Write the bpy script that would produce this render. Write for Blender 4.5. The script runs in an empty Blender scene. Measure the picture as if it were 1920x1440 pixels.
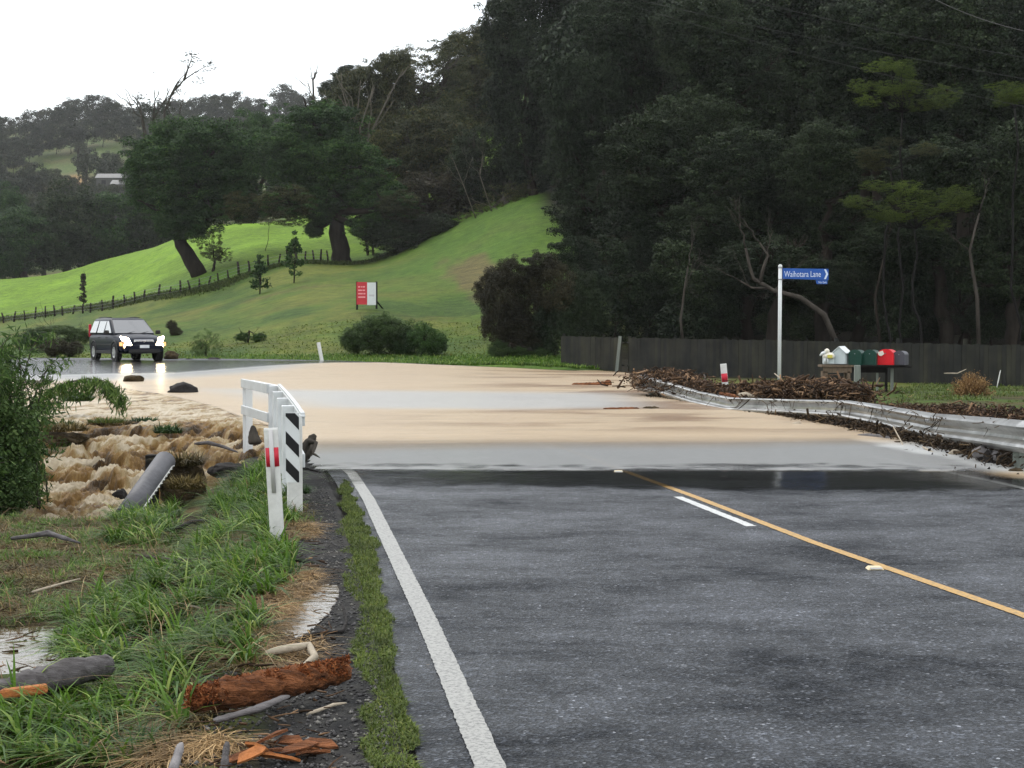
import bpy, math, random
import numpy as np
from mathutils import Vector, Matrix
R = math.radians
rng = np.random.default_rng(7)
random.seed(7)
S = bpy.context.scene
COL = S.collection

# ------------------------------------------------------------------ camera
F = 3000.0; W2, H2 = 960.0, 720.0; CAMZ = 1.7; HOR = 608.0
pitch = math.atan((H2 - HOR) / F)
cam_d = bpy.data.cameras.new('camera')
cam_d.sensor_width = 36.0; cam_d.lens = F / 1920.0 * 36.0
cam_d.clip_start = 0.1; cam_d.clip_end = 6000
cam = bpy.data.objects.new('camera', cam_d); COL.objects.link(cam)
cam.location = (0, 0, CAMZ); cam.rotation_euler = (math.pi / 2 - pitch, 0, 0)
S.camera = cam

# ------------------------------------------------------------------ light
SUN_EL, SUN_AZ = 48.0, -35.0      # azimuth from +Y towards +X
w = bpy.data.worlds.new('World'); S.world = w; w.use_nodes = True
nt = w.node_tree; nt.nodes.clear()
o_ = nt.nodes.new('ShaderNodeOutputWorld')
sky = nt.nodes.new('ShaderNodeTexSky'); sky.sky_type = 'NISHITA'; sky.sun_disc = False
sky.sun_elevation = R(SUN_EL); sky.sun_rotation = R(SUN_AZ)
b1 = nt.nodes.new('ShaderNodeBackground'); b1.inputs[1].default_value = 0.05
nt.links.new(sky.outputs[0], b1.inputs[0])
# overcast layer: an even pale cloud deck, brighter overhead
tc = nt.nodes.new('ShaderNodeTexCoord'); sx = nt.nodes.new('ShaderNodeSeparateXYZ')
nt.links.new(tc.outputs['Generated'], sx.inputs[0])
cr = nt.nodes.new('ShaderNodeValToRGB')
cr.color_ramp.elements[0].position = 0.0; cr.color_ramp.elements[0].color = (0.80, 0.81, 0.79, 1)
cr.color_ramp.elements[1].position = 0.9; cr.color_ramp.elements[1].color = (1.0, 1.0, 1.0, 1)
nt.links.new(sx.outputs[2], cr.inputs[0])
b2 = nt.nodes.new('ShaderNodeBackground'); b2.inputs[1].default_value = 1.25
nt.links.new(cr.outputs[0], b2.inputs[0])
ad = nt.nodes.new('ShaderNodeAddShader')
nt.links.new(b1.outputs[0], ad.inputs[0]); nt.links.new(b2.outputs[0], ad.inputs[1])
nt.links.new(ad.outputs[0], o_.inputs[0])
sd = bpy.data.lights.new('sun', 'SUN'); sd.energy = 0.9; sd.angle = R(14); sd.color = (1.0, 0.95, 0.86)
so = bpy.data.objects.new('sun', sd); COL.objects.link(so)
az, el = R(SUN_AZ), R(SUN_EL)
sv = Vector((math.sin(az) * math.cos(el), math.cos(az) * math.cos(el), math.sin(el)))
so.rotation_euler = sv.to_track_quat('Z', 'Y').to_euler(); so.location = (-40, 40, 60)
S.view_settings.view_transform = 'Standard'; S.view_settings.look = 'None'
S.view_settings.gamma = 1; S.view_settings.use_curve_mapping = False
S.view_settings.exposure = 0.45
S.cycles.max_bounces = 6; S.cycles.diffuse_bounces = 2; S.cycles.glossy_bounces = 3
S.cycles.transparent_max_bounces = 8; S.cycles.volume_bounces = 0; S.cycles.transmission_bounces = 3
S.cycles.use_denoising = True
try: S.cycles.use_light_tree = False
except Exception: pass
S.cycles.volume_step_rate = 10

# ------------------------------------------------------------------ helpers
cp, sp_ = math.cos(pitch), math.sin(pitch)
def ray(x, y):
    a = (x - W2) / F; b = -(y - H2) / F
    return np.array([a, cp + b * sp_, -sp_ + b * cp])
def P(x, y, D):
    d = ray(x, y); return Vector((d[0] / d[1] * D, D, CAMZ + d[2] / d[1] * D))
def Xa(x, D): return (x - W2) / F * D / cp
def vnoise(x, y, seed=0):
    xi = np.floor(x).astype(np.int64); yi = np.floor(y).astype(np.int64)
    xf = x - xi; yf = y - yi
    u = xf * xf * (3 - 2 * xf); v = yf * yf * (3 - 2 * yf)
    def h(a, b):
        n = (a * 374761393 + b * 668265263 + seed * 982451653) & 0xffffffff
        n = ((n ^ (n >> 13)) * 1274126177) & 0xffffffff
        return ((n ^ (n >> 16)) & 0xffff) / 65535.0
    return (h(xi, yi) * (1 - u) + h(xi + 1, yi) * u) * (1 - v) + (h(xi, yi + 1) * (1 - u) + h(xi + 1, yi + 1) * u) * v
def fbm(x, y, oct=4, seed=0):
    s = 0; a = .5; t = 0
    for i in range(oct):
        s = s + a * vnoise(x * 2 ** i, y * 2 ** i, seed + i); t += a; a *= .5
    return s / t * 2 - 1
def ss(a, b, x):
    t = np.clip((x - a) / (b - a), 0, 1); return t * t * (3 - 2 * t)

def tag(o, label=None, cat=None, group=None, kind=None):
    if label: o['label'] = label
    if cat: o['category'] = cat
    if group: o['group'] = group
    if kind: o['kind'] = kind
    return o
def empty(name, loc, label, cat, group=None, rz=0):
    o = bpy.data.objects.new(name, None); COL.objects.link(o)
    o.location = loc; o.rotation_euler = (0, 0, rz); o.empty_display_size = .2
    return tag(o, label, cat, group)
def link(name, me, mat=None, parent=None, loc=None, rot=None, scale=None):
    o = bpy.data.objects.new(name, me)
    if mat is not None and len(me.materials) == 0: me.materials.append(mat)
    COL.objects.link(o)
    if parent is not None: o.parent = parent
    if loc is not None: o.location = loc
    if rot is not None: o.rotation_euler = rot
    if scale is not None: o.scale = scale
    return o
def np_mesh(name, v, f, smooth=False):
    """v Nx3 array, f MxK array of equal-size faces"""
    me = bpy.data.meshes.new(name)
    v = np.asarray(v, dtype=np.float32); f = np.asarray(f, dtype=np.int32)
    me.vertices.add(len(v)); me.vertices.foreach_set('co', v.ravel())
    k = f.shape[1]
    me.loops.add(f.size); me.loops.foreach_set('vertex_index', f.ravel())
    me.polygons.add(len(f)); me.polygons.foreach_set('loop_start', np.arange(0, f.size, k, dtype=np.int32))
    if smooth: me.polygons.foreach_set('use_smooth', np.ones(len(f), dtype=bool))
    me.update(calc_edges=True); me.validate()
    return me
def color_attr(me, name, c):
    a = me.color_attributes.new(name, 'FLOAT_COLOR', 'POINT')
    c = np.asarray(c, dtype=np.float32)
    if c.shape[1] == 3: c = np.hstack([c, np.ones((len(c), 1), np.float32)])
    a.data.foreach_set('color', c.ravel())

class MB:
    """collects simple shapes into one mesh"""
    def __init__(s): s.v = []; s.f = []; s.sm = []
    def add(s, v, f, smooth=False):
        b = len(s.v); s.v += [tuple(p) for p in v]; s.f += [tuple(i + b for i in q) for q in f]; s.sm += [smooth] * len(f)
    def box(s, c, d, rot=None, taper=1.0):
        x, y, z = d[0] / 2, d[1] / 2, d[2] / 2; c = Vector(c)
        vs = [Vector(p) for p in ((-x, -y, -z), (x, -y, -z), (x, y, -z), (-x, y, -z), (-x * taper, -y * taper, z), (x * taper, -y * taper, z), (x * taper, y * taper, z), (-x * taper, y * taper, z))]
        if rot is not None: vs = [rot @ p for p in vs]
        s.add([p + c for p in vs], [(0, 3, 2, 1), (4, 5, 6, 7), (0, 1, 5, 4), (1, 2, 6, 5), (2, 3, 7, 6), (3, 0, 4, 7)])
    def tube(s, pts, rad, n=8, cap=True, rough=0.0, flat=1.0):
        pts = [Vector(p) for p in pts]
        if not hasattr(rad, '__len__'): rad = [rad] * len(pts)
        rings = []; up = Vector((0, 0, 1)); prev = None
        for i, p in enumerate(pts):
            t = (pts[min(i + 1, len(pts) - 1)] - pts[max(i - 1, 0)])
            if t.length < 1e-9: t = Vector((0, 0, 1))
            t.normalize()
            if prev is None:
                a = t.cross(up)
                if a.length < .05: a = t.cross(Vector((1, 0, 0)))
            else: a = prev - t * prev.dot(t)
            a.normalize(); prev = a; b = t.cross(a)
            r = rad[i]
            rings.append([p + (a * math.cos(2 * math.pi * k / n) + b * math.sin(2 * math.pi * k / n) * flat) * r * (1 + rough * (random.random() - .5)) for k in range(n)])
        vs = [q for rg in rings for q in rg]; fs = []
        for i in range(len(rings) - 1):
            for k in range(n):
                k2 = (k + 1) % n; fs.append((i * n + k, i * n + k2, (i + 1) * n + k2, (i + 1) * n + k))
        if cap: fs += [tuple(range(n))[::-1], tuple((len(rings) - 1) * n + k for k in range(n))]
        s.add(vs, fs, True)
    def lathe(s, prof, axis_o, axis, n=20):
        axis = Vector(axis).normalized(); a = axis.orthogonal().normalized(); b = axis.cross(a); o = Vector(axis_o)
        vs = []; fs = []
        for (r, h) in prof:
            for k in range(n):
                vs.append(o + axis * h + (a * math.cos(2 * math.pi * k / n) + b * math.sin(2 * math.pi * k / n)) * r)
        for i in range(len(prof) - 1):
            for k in range(n):
                k2 = (k + 1) % n; fs.append((i * n + k, i * n + k2, (i + 1) * n + k2, (i + 1) * n + k))
        s.add(vs, fs, True)
    def poly(s, v): s.add(v, [tuple(range(len(v)))])
    def prism(s, pts, vec):
        vec = Vector(vec); pts = [Vector(p) for p in pts]; n = len(pts)
        vs = pts + [p + vec for p in pts]
        s.add(vs, [tuple(range(n)), tuple(range(n, 2 * n))[::-1]] + [(i, i + n, (i + 1) % n + n, (i + 1) % n) for i in range(n)])
    def mesh(s, name):
        me = bpy.data.meshes.new(name); me.from_pydata(s.v, [], s.f)
        me.polygons.foreach_set('use_smooth', s.sm); me.validate(); me.update()
        import bmesh
        bm = bmesh.new(); bm.from_mesh(me); bmesh.ops.recalc_face_normals(bm, faces=bm.faces); bm.to_mesh(me); bm.free()
        return me
    def build(s, name, mat, parent=None, bevel=0, **kw):
        o = link(name, s.mesh(name), mat, parent, **kw)
        if bevel:
            m = o.modifiers.new('bevel', 'BEVEL'); m.width = bevel; m.segments = 2; m.limit_method = 'ANGLE'
        return o

# ------------------------------------------------------------------ materials
def newmat(name):
    m = bpy.data.materials.new(name); m.use_nodes = True; n = m.node_tree
    n.nodes.clear(); return m, n
def lk(n, a, b): n.links.new(a, b)
def noise_node(n, scale, detail=4, rough=.6, vec=None, dist=0):
    t = n.nodes.new('ShaderNodeTexNoise'); t.inputs['Scale'].default_value = scale; t.inputs['Detail'].default_value = detail
    t.inputs['Roughness'].default_value = rough; t.inputs['Distortion'].default_value = dist
    if vec is not None: lk(n, vec, t.inputs['Vector'])
    return t
def ramp(n, fac, stops):
    r = n.nodes.new('ShaderNodeValToRGB'); e = r.color_ramp.elements
    while len(e) < len(stops): e.new(.5)
    for i, (p, c) in enumerate(stops):
        e[i].position = p; e[i].color = (*c, 1) if len(c) == 3 else c
    lk(n, fac, r.inputs[0]); return r
def objvec(n, scale=(1, 1, 1), rot=(0, 0, 0)):
    t = n.nodes.new('ShaderNodeTexCoord'); m = n.nodes.new('ShaderNodeMapping')
    m.inputs['Scale'].default_value = scale; m.inputs['Rotation'].default_value = rot
    lk(n, t.outputs['Object'], m.inputs[0]); return m.outputs[0]
def simple(name, col, rough=.6, var=.25, scale=6, bump=0, bscale=40, metal=0, spec=.25, stretch=(1, 1, 1), col2=None, coat=0):
    m, n = newmat(name)
    o = n.nodes.new('ShaderNodeOutputMaterial'); p = n.nodes.new('ShaderNodeBsdfPrincipled')
    v = objvec(n, stretch)
    t = noise_node(n, scale, 5, .65, v)
    c1 = tuple(max(0, c * (1 - var)) for c in col); c2 = col2 or tuple(min(1, c * (1 + var)) for c in col)
    r = ramp(n, t.outputs[0], [(.3, c1), (.7, c2)])
    lk(n, r.outputs[0], p.inputs['Base Color']); p.inputs['Roughness'].default_value = rough
    p.inputs['Metallic'].default_value = metal; p.inputs['Specular IOR Level'].default_value = spec
    if coat: p.inputs['Coat Weight'].default_value = coat; p.inputs['Coat Roughness'].default_value = .05
    if bump:
        t2 = noise_node(n, bscale, 4, .6, v); b = n.nodes.new('ShaderNodeBump'); b.inputs['Strength'].default_value = 1
        b.inputs['Distance'].default_value = bump; lk(n, t2.outputs[0], b.inputs['Height']); lk(n, b.outputs[0], p.inputs['Normal'])
    lk(n, p.outputs[0], o.inputs[0]); return m
def leafmat(name, c1, c2, c3=None, trans=.25, rough=.6, cscale=.35, spec=.12):
    """foliage: per-leaf variation, large-scale tint, a bit of translucency"""
    m, n = newmat(name)
    o = n.nodes.new('ShaderNodeOutputMaterial'); p = n.nodes.new('ShaderNodeBsdfPrincipled')
    g = n.nodes.new('ShaderNodeNewGeometry'); oi = n.nodes.new('ShaderNodeObjectInfo')
    r = ramp(n, g.outputs['Random Per Island'], [(0, c1), (.75, c2), (1, c3 or c2)])
    t = noise_node(n, cscale, 3, .6, g.outputs['Position'])
    r2 = ramp(n, t.outputs[0], [(.3, (.62, .62, .64)), (.7, (1.35, 1.3, 1.15))])
    mx = n.nodes.new('ShaderNodeMix'); mx.data_type = 'RGBA'; mx.blend_type = 'MULTIPLY'; mx.inputs[0].default_value = 1
    lk(n, r.outputs[0], mx.inputs[6]); lk(n, r2.outputs[0], mx.inputs[7])
    r3 = ramp(n, oi.outputs['Random'], [(0, (.8, .8, .85)), (1, (1.2, 1.15, 1.0))])
    m2 = n.nodes.new('ShaderNodeMix'); m2.data_type = 'RGBA'; m2.blend_type = 'MULTIPLY'; m2.inputs[0].default_value = 1
    lk(n, mx.outputs[2], m2.inputs[6]); lk(n, r3.outputs[0], m2.inputs[7])
    lk(n, m2.outputs[2], p.inputs['Base Color']); p.inputs['Roughness'].default_value = rough
    p.inputs['Specular IOR Level'].default_value = spec
    if trans:
        tr = n.nodes.new('ShaderNodeBsdfTranslucent'); lk(n, m2.outputs[2], tr.inputs[0])
        ms = n.nodes.new('ShaderNodeMixShader'); ms.inputs[0].default_value = trans
        lk(n, p.outputs[0], ms.inputs[1]); lk(n, tr.outputs[0], ms.inputs[2]); lk(n, ms.outputs[0], o.inputs[0])
    else: lk(n, p.outputs[0], o.inputs[0])
    return m
M = {}
M['leaf_dark'] = leafmat('leaf_dark', (.009, .017, .009), (.023, .038, .020), (.055, .073, .046), .12, spec=.06)
M['leaf_green'] = leafmat('leaf_green', (.015, .040, .012), (.036, .085, .024), (.08, .14, .042), .18, spec=.08)
M['leaf_olive'] = leafmat('leaf_olive', (.022, .032, .013), (.062, .075, .030), (.13, .125, .055), .2)
M['leaf_lime'] = leafmat('leaf_lime', (.025, .05, .010), (.075, .12, .02), (.17, .22, .04), .3)
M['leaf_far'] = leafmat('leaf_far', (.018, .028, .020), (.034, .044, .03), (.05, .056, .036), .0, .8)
M['leaf_bush'] = leafmat('leaf_bush', (.03, .06, .02), (.06, .11, .035), (.09, .14, .05), .25)
M['leaf_brown'] = leafmat('leaf_brown', (.017, .018, .010), (.036, .036, .020), (.075, .062, .035), .1)
M['leaf_willow'] = leafmat('leaf_willow', (.03, .065, .018), (.08, .15, .035), (.19, .27, .10), .3, .4, 2)
M['bark_dark'] = simple('bark_dark', (.028, .023, .018), .95, .4, 3, .03, 9, stretch=(1, 1, .3), spec=.06)
M['bark_pale'] = simple('bark_pale', (.12, .108, .085), .8, .3, 4, .01, 12, stretch=(1, 1, .3), spec=.06)
M['bark_mid'] = simple('bark_mid', (.055, .048, .04), .9, .4, 4, .02, 10, stretch=(1, 1, .3), spec=.06)
M['white_paint'] = simple('white_paint', (.62, .64, .64), .4, .06, 5, .001, 60)
M['white_dirty'] = simple('white_dirty', (.60, .60, .57), .5, .14, 9, .001, 60)
M['grey_strip'] = simple('grey_strip', (.5, .49, .48), .4, .05, 9)
M['black_paint'] = simple('black_paint', (.012, .012, .014), .35, .2, 8)
M['red_reflect'] = simple('red_reflect', (.5, .02, .04), .35, .15, 12)
M['galv'] = simple('galv', (.30, .30, .29), .30, .35, 3, .0006, 30, metal=1)
M['galv_dark'] = simple('galv_dark', (.22, .225, .23), .5, .3, 5, metal=.5)
M['timber_grey'] = simple('timber_grey', (.17, .19, .165), .8, .25, 4, .004, 30, stretch=(6, 6, .6))
M['timber_brown'] = simple('timber_brown', (.13, .095, .065), .85, .3, 4, .005, 30, stretch=(6, 6, .6))
M['timber_black'] = simple('timber_black', (.012, .011, .010), .7, .4, 5, .006, 30, stretch=(5, 5, .8), spec=.08)

# ------------------------------------------------------------------ ground shape
# inner (left) and outer (right/far) edges of the sealed road as (Y, X)
LEFT = [(-12, 2.0), (0, .62), (6.13, -.09), (9.07, -.48), (11.04, -.76), (13, -1.04), (15.4, -1.38), (18.1, -1.81), (20.6, -2.34), (24, -3.1), (28, -4.2), (33, -5.8), (38, -7.8), (42, -9.9), (45, -12), (47.3, -14.6), (49.5, -19), (51, -24), (52, -32), (52.5, -60)]
RIGHT = [(-12, 8.4), (0, 7.2), (9.3, 6.3), (17, 5.42), (19.1, 4.97), (24, 4.3), (28, 3.85), (33, 3.3), (38, 2.9), (43, 3.4), (48, 4.4), (53, 4.6), (57.5, 3.4), (59.5, 0), (61, -5), (62.5, -7.5), (65, -11), (66.5, -16), (67.5, -24), (68, -60)]
LY = np.array([p[0] for p in LEFT]); LX = np.array([p[1] for p in LEFT])
def left_x(Y): return np.interp(Y, LY[:17], LX[:17])
RYm = np.array([p[0] for p in RIGHT[:9]]); RXm = np.array([p[1] for p in RIGHT[:9]])
def right_x(Y): return np.interp(Y, RYm, RXm)
def zroad(X, Y): return .30 * ss(47, 60, Y + 0 * X) * ss(4, -8, X)
ROADPOLY = [(x - .30 if y < 45 else x, y - (.3 if y >= 45 else 0)) for y, x in LEFT] + [(x + .35, y + (.2 if y > 55 else 0)) for y, x in RIGHT][::-1]
def in_poly(X, Y, poly):
    inside = np.zeros(X.shape, bool); n = len(poly)
    for i in range(n):
        x1, y1 = poly[i]; x2, y2 = poly[(i + 1) % n]
        c = ((y1 > Y) != (y2 > Y))
        with np.errstate(divide='ignore', invalid='ignore'):
            xi = (x2 - x1) * (Y - y1) / (y2 - y1) + x1
        inside ^= c & (X < xi)
    return inside
# far ground: picture row of the ground as a function of bearing and distance
CT = []
def ct(x, *pairs):
    for D, y in pairs: CT.append((x, math.log(D), y))
flat = lambda D: HOR + F * CAMZ / D
for x in (-900, -200): ct(x, (45, flat(45)), (60, 685), (70, 672), (110, 645), (165, 618), (230, 545), (300, 560), (450, 420), (600, 275), (700, 262), (1000, 300))
ct(0, (45, flat(45)), (60, 683), (68, 672), (110, 640), (165, 609), (232, 523), (300, 560), (450, 430), (520, 320), (600, 262), (700, 245), (1000, 300))
ct(200, (45, flat(45)), (60, 685), (68, 672), (100, 625), (150, 590), (185, 540), (232, 488), (300, 540), (450, 400), (520, 300), (600, 243), (700, 222), (1000, 290))
ct(400, (45, flat(45)), (60, 686), (68, 672), (85, 630), (110, 585), (142, 545), (155, 505), (222, 424), (300, 500), (450, 370), (600, 250), (700, 222), (1000, 290))
ct(560, (45, flat(45)), (61, 688), (68, 670), (85, 600), (110, 545), (142, 497), (155, 485), (212, 408), (260, 440), (400, 330), (600, 240), (700, 215), (1000, 280))
ct(690, (45, flat(45)), (61, 687), (66, 672), (75, 632), (85, 583), (110, 535), (150, 494), (190, 420), (260, 320), (400, 230), (600, 220), (1000, 280))
ct(860, (45, flat(45)), (59, 690), (64, 675), (75, 635), (90, 575), (110, 510), (140, 444), (160, 400), (250, 260), (400, 170), (600, 150), (1000, 250))
ct(1030, (45, flat(45)), (58, 692), (64, 670), (75, 620), (90, 550), (110, 480), (130, 404), (160, 340), (250, 190), (400, 100), (1000, 200))
ct(1200, (45, flat(45)), (58, 696), (66, 680), (80, 640), (110, 520), (150, 400), (250, 200), (400, 100), (1000, 200))
ct(1500, (40, flat(40)), (52, 707), (62, 693), (80, 630), (110, 520), (150, 400), (250, 200), (400, 100), (1000, 200))
ct(1900, (35, flat(35)), (45, 722), (55, 702), (80, 630), (110, 520), (150, 400), (250, 200), (400, 100), (1000, 200))
ct(2700, (35, flat(35)), (45, 722), (55, 702), (80, 650), (110, 560), (150, 440), (250, 260), (400, 150), (1000, 200))
CT = np.array(CT)
def _k(dx, dv): return np.sqrt((dx / 260.0) ** 2 + (dv * 3.0) ** 2 + .02)
_A = _k(CT[:, None, 0] - CT[None, :, 0], CT[:, None, 1] - CT[None, :, 1])
_n = len(CT); _Ab = np.zeros((_n + 3, _n + 3)); _Ab[:_n, :_n] = _A + np.eye(_n) * .02 * 0
_Ab[:_n, _n] = 1; _Ab[:_n, _n + 1] = CT[:, 0] / 1000; _Ab[:_n, _n + 2] = CT[:, 1]; _Ab[_n:, :_n] = _Ab[:_n, _n:].T
_w = np.linalg.solve(_Ab, np.concatenate([CT[:, 2], [0, 0, 0]]))
def far_z(X, Y):
    D = np.clip(Y, 30, 1000); x = np.clip(W2 + F * X / D, -900, 2700); v = np.log(D)
    out = np.zeros(X.shape); fx = x.ravel(); fv = v.ravel(); res = np.zeros(fx.shape)
    for i in range(0, len(fx), 20000):
        a = fx[i:i + 20000]; b = fv[i:i + 20000]
        res[i:i + 20000] = _k(a[:, None] - CT[None, :, 0], b[:, None] - CT[None, :, 1]) @ _w[:_n] + _w[_n] + _w[_n + 1] * a / 1000 + _w[_n + 2] * b
    return CAMZ - (res.reshape(X.shape) - HOR) / F * D
PUD = [(-2.95, 9.15, .62, .62, -.17), (-1.23, 9.85, .11, .85, -.055), (-1.95, 7.75, .17, .3, -.17), (-1.42, 7.45, .13, .17, -.16), (-1.75, 7.2, .12, .15, -.165)]
def height(X, Y):
    X = np.asarray(X, float); Y = np.asarray(Y, float)
    zf = far_z(X, Y)
    zf = zf + ss(70, 200, Y) * .35 * fbm(X / 9, Y / 9, 4, 3) + ss(60, 75, Y) * .06 * fbm(X / 1.3, Y / 1.3, 3, 9)
    # near left verge, bank and stream bed
    s = X - left_x(Y)
    q = -s
    verge = -.03 * ss(.3, .6, q) - .12 * ss(.95, 1.6, q) + .035 * fbm(X * 2.2, Y * 2.2, 4, 5) * ss(.5, 1.2, q)
    Yo = Y - 2.6 * ss(1.5, 5, q) * ss(19, 22, Y) * ss(34, 28, Y) + 1.2 * ss(2.2, .8, q) * ss(19, 20, Y) * ss(27, 24, Y)
    bed = np.interp(np.where(Y > 18, Yo, Y), [15.0, 16.2, 17.3, 19.3, 20.3, 21.5, 24, 28, 37, 46, 60], [-.14, -.45, -.95, -.92, -.80, -.6, -.42, -.16, -.13, -.12, .0])
    bed = bed - .05 * ss(19, 21, Y) + .10 * fbm(X * .9 + .4 * Y, Y * .8, 4, 21) * ss(16, 19, Y) * ss(.8, 2.5, q)
    verge = verge - .16 * ss(19.8, 21.5, Y) * ss(.32, .6, q)
    inb = ss(.9 + .75 * ss(19.5, 17.5, Y), 1.5 + 1.0 * ss(20, 17.5, Y), q) * ss(14.9, 15.3, Y)
    zl = verge * (1 - inb) + bed * inb
    # right bank
    t = X - right_x(Y)
    zr = .13 * ss(.9, 2.0, t) * ss(45, 38, Y) - .035 - .02 * ss(20, 22, Y) + .025 * fbm(X * 1.5, Y * 1.5, 3, 31)
    zn = np.where(s < 0, zl, zr)
    k = ss(44, 56, Y)
    z = zn * (1 - k) + (zf) * k
    for (px, py, rx, ry, pz) in PUD:
        d = ((X - px) / rx) ** 2 + ((Y - py) / ry) ** 2
        m = ss(2.6, 1.2, d); z = z * (1 - m) + (pz - .02 - .02 * (1 - np.clip(d, 0, 1)) + .03 * ss(.7, 1.6, d)) * m
    road = in_poly(X, Y, ROADPOLY)
    z = np.where(road, np.minimum(z, zroad(X, Y) - .05), z)
    return z
def h1(x, y): return float(height(np.array([x]), np.array([y]))[0])
def hit(x, y, d0=4.0, d1=900.0):
    d = ray(x, y); ts = np.exp(np.linspace(math.log(d0), math.log(d1), 700))
    X = d[0] / d[1] * ts; Z = CAMZ + d[2] / d[1] * ts
    g = height(X, ts); k = np.argmax(Z < g)
    if Z[k] >= g[k]: k = len(ts) - 1
    return Vector((X[k], ts[k], float(g[k])))

# polar ground sheet
ang = np.concatenate([np.linspace(-180, -26, 26)[:-1], np.linspace(-26, -19, 20)[:-1], np.linspace(-19, 19, 420), np.linspace(19, 26, 20)[1:], np.linspace(26, 180, 26)[1:]])
rad = np.exp(np.linspace(math.log(1.2), math.log(1600), 760))
AA, RR = np.meshgrid(np.radians(ang), rad)
GX = np.sin(AA) * RR; GY = np.cos(AA) * RR
Yc = np.where(GY > 0, GY, GY)
GZ = height(GX, np.maximum(GY, -11.9))
# behind and far aside: relax to gentle ground
rel = ss(.8, 1.3, np.abs(AA)) * ss(30, 60, RR)
GZ = GZ * (1 - rel) + rel * (2 + 6 * fbm(GX / 60, GY / 60, 3, 77))
nr, na = AA.shape
idx = np.arange(nr * na).reshape(nr, na)
faces = np.stack([idx[:-1, :-1], idx[:-1, 1:], idx[1:, 1:], idx[1:, :-1]], -1).reshape(-1, 4)[:, ::-1]
gm = np_mesh('ground', np.stack([GX, GY, GZ], -1).reshape(-1, 3), faces, True)
# ground colours: what grows or lies there
X, Y = GX.ravel(), GY.ravel(); n1 = fbm(X * .8, Y * .8, 4, 41); n2 = fbm(X / 7, Y / 7, 4, 43); n3 = fbm(X * 4, Y * 4, 3, 47)
grass = np.array([.075, .15, .02]); dull = np.array([.07, .105, .022]); brown = np.array([.11, .085, .035]); mud = np.array([.038, .032, .018])
gravel = np.array([.035, .035, .037]); silt = np.array([.34, .24, .135]); farg = np.array([.075, .105, .04])
def mixc(a, b, t): return a * (1 - t[:, None]) + b * t[:, None]
FENCE_X = np.array([-60, -45, -30.5, -25, -16, -12]); FENCE_Y = np.array([172, 166, 146, 144, 150, 152])
far_side = ss(-2, 3, Y - np.interp(X, FENCE_X, FENCE_Y))
c = mixc(np.tile(dull, (len(X), 1)), brown[None] * .9, ss(.05, .55, n2) * .5)
n4 = fbm(X / 3.2, Y / 9, 5, 44); n5 = fbm(X / 14, Y / 22, 4, 45)
c = mixc(c, grass[None] * .8, ss(0.1, .6, n1 - .3 * n2) * .6)
c = mixc(c, np.array([[.12, .13, .03]]), ss(.0, .4, n4) * .6); c = mixc(c, np.array([[.035, .07, .018]]), ss(-.05, .35, -n4 + .4 * n5) * .75)
hillg = ss(85, 110, Y) * ss(-14, -4, X)
c = mixc(c, mixc(np.tile(grass * .95, (len(X), 1)), np.array([[.05, .11, .02]]), ss(-.1, .4, n4)), hillg * .6)
scrub = ss(1.3, .3, ((X + 2.6 + .10 * (Y - 105)) / 2.0) ** 2 + ((Y - 105) / 18) ** 2 + 1.3 * fbm(X * .5, Y * .12, 4, 17)) * .8
c = mixc(c, np.array([[.12, .085, .05]]), scrub * .9)
c = mixc(c, (np.array([.115, .205, .018])[None] * (1 + .3 * n2[:, None] + .25 * n4[:, None])), far_side * (X < 0) * 1.0)
c = mixc(c, np.array([[.075, .15, .03]]), far_side * ss(.2, 1, 1 - np.abs(Y - np.interp(X, FENCE_X, FENCE_Y) - 5) / 9) * ss(-38, -30, X) * .8)
far = ss(270, 340, Y)
c = mixc(c, mixc(np.tile(farg, (len(X), 1)), np.array([[.10, .10, .05]]), ss(-.1, .4, n2)), far)
orange = ss(1.3, .7, ((X + 137) / 6) ** 2 + ((Y - 492) / 9) ** 2)
c = mixc(c, np.array([[.26, .17, .08]]), orange)
near = ss(50, 42, Y)
q = left_x(Y) - X
nl = mixc(np.tile(mud, (len(X), 1)), np.array([[.05, .07, .02]]), ss(0, .5, n1))
nl = mixc(nl, np.array([[.16, .115, .055]]), ss(.05, .5, fbm(X * 1.7, Y * 1.7, 3, 53)) * .6)
nl = mixc(nl, gravel[None] * (1 + .5 * n3[:, None]), ss(1.15 + .25 * n1.mean(), .9, q + .25 * n1) )
nr_ = mixc(np.tile(silt * .75, (len(X), 1)), np.array([[.05, .04, .028]]), ss(.25, .9, X - right_x(Y) + .5 * n1))
nr_ = mixc(nr_, mixc(np.tile(np.array([.06, .055, .025]), (len(X), 1)), np.array([[.05, .085, .018]]), ss(-.3, .3, n1)), ss(1.9, 2.6, X - right_x(Y) + .4 * n1))
# far-right grass in front of the board fence and the strip past the flood
cn = np.where((q > 0)[:, None], nl, nr_)
c = mixc(c, cn, near)
strip = ss(56, 58, Y) * ss(72, 66, Y)
c = mixc(c, np.array([[.06, .12, .025]]), strip * .7)
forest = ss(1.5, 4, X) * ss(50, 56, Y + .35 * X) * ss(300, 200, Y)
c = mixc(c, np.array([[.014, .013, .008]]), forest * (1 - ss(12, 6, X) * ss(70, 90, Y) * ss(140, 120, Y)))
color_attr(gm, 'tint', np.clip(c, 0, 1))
m, n = newmat('ground_mat'); o = n.nodes.new('ShaderNodeOutputMaterial'); p = n.nodes.new('ShaderNodeBsdfPrincipled')
at = n.nodes.new('ShaderNodeVertexColor'); at.layer_name = 'tint'
g = n.nodes.new('ShaderNodeNewGeometry')
t1 = noise_node(n, 14, 6, .7, g.outputs['Position']); t2 = noise_node(n, 1.1, 8, .8, g.outputs['Position'])
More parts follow.
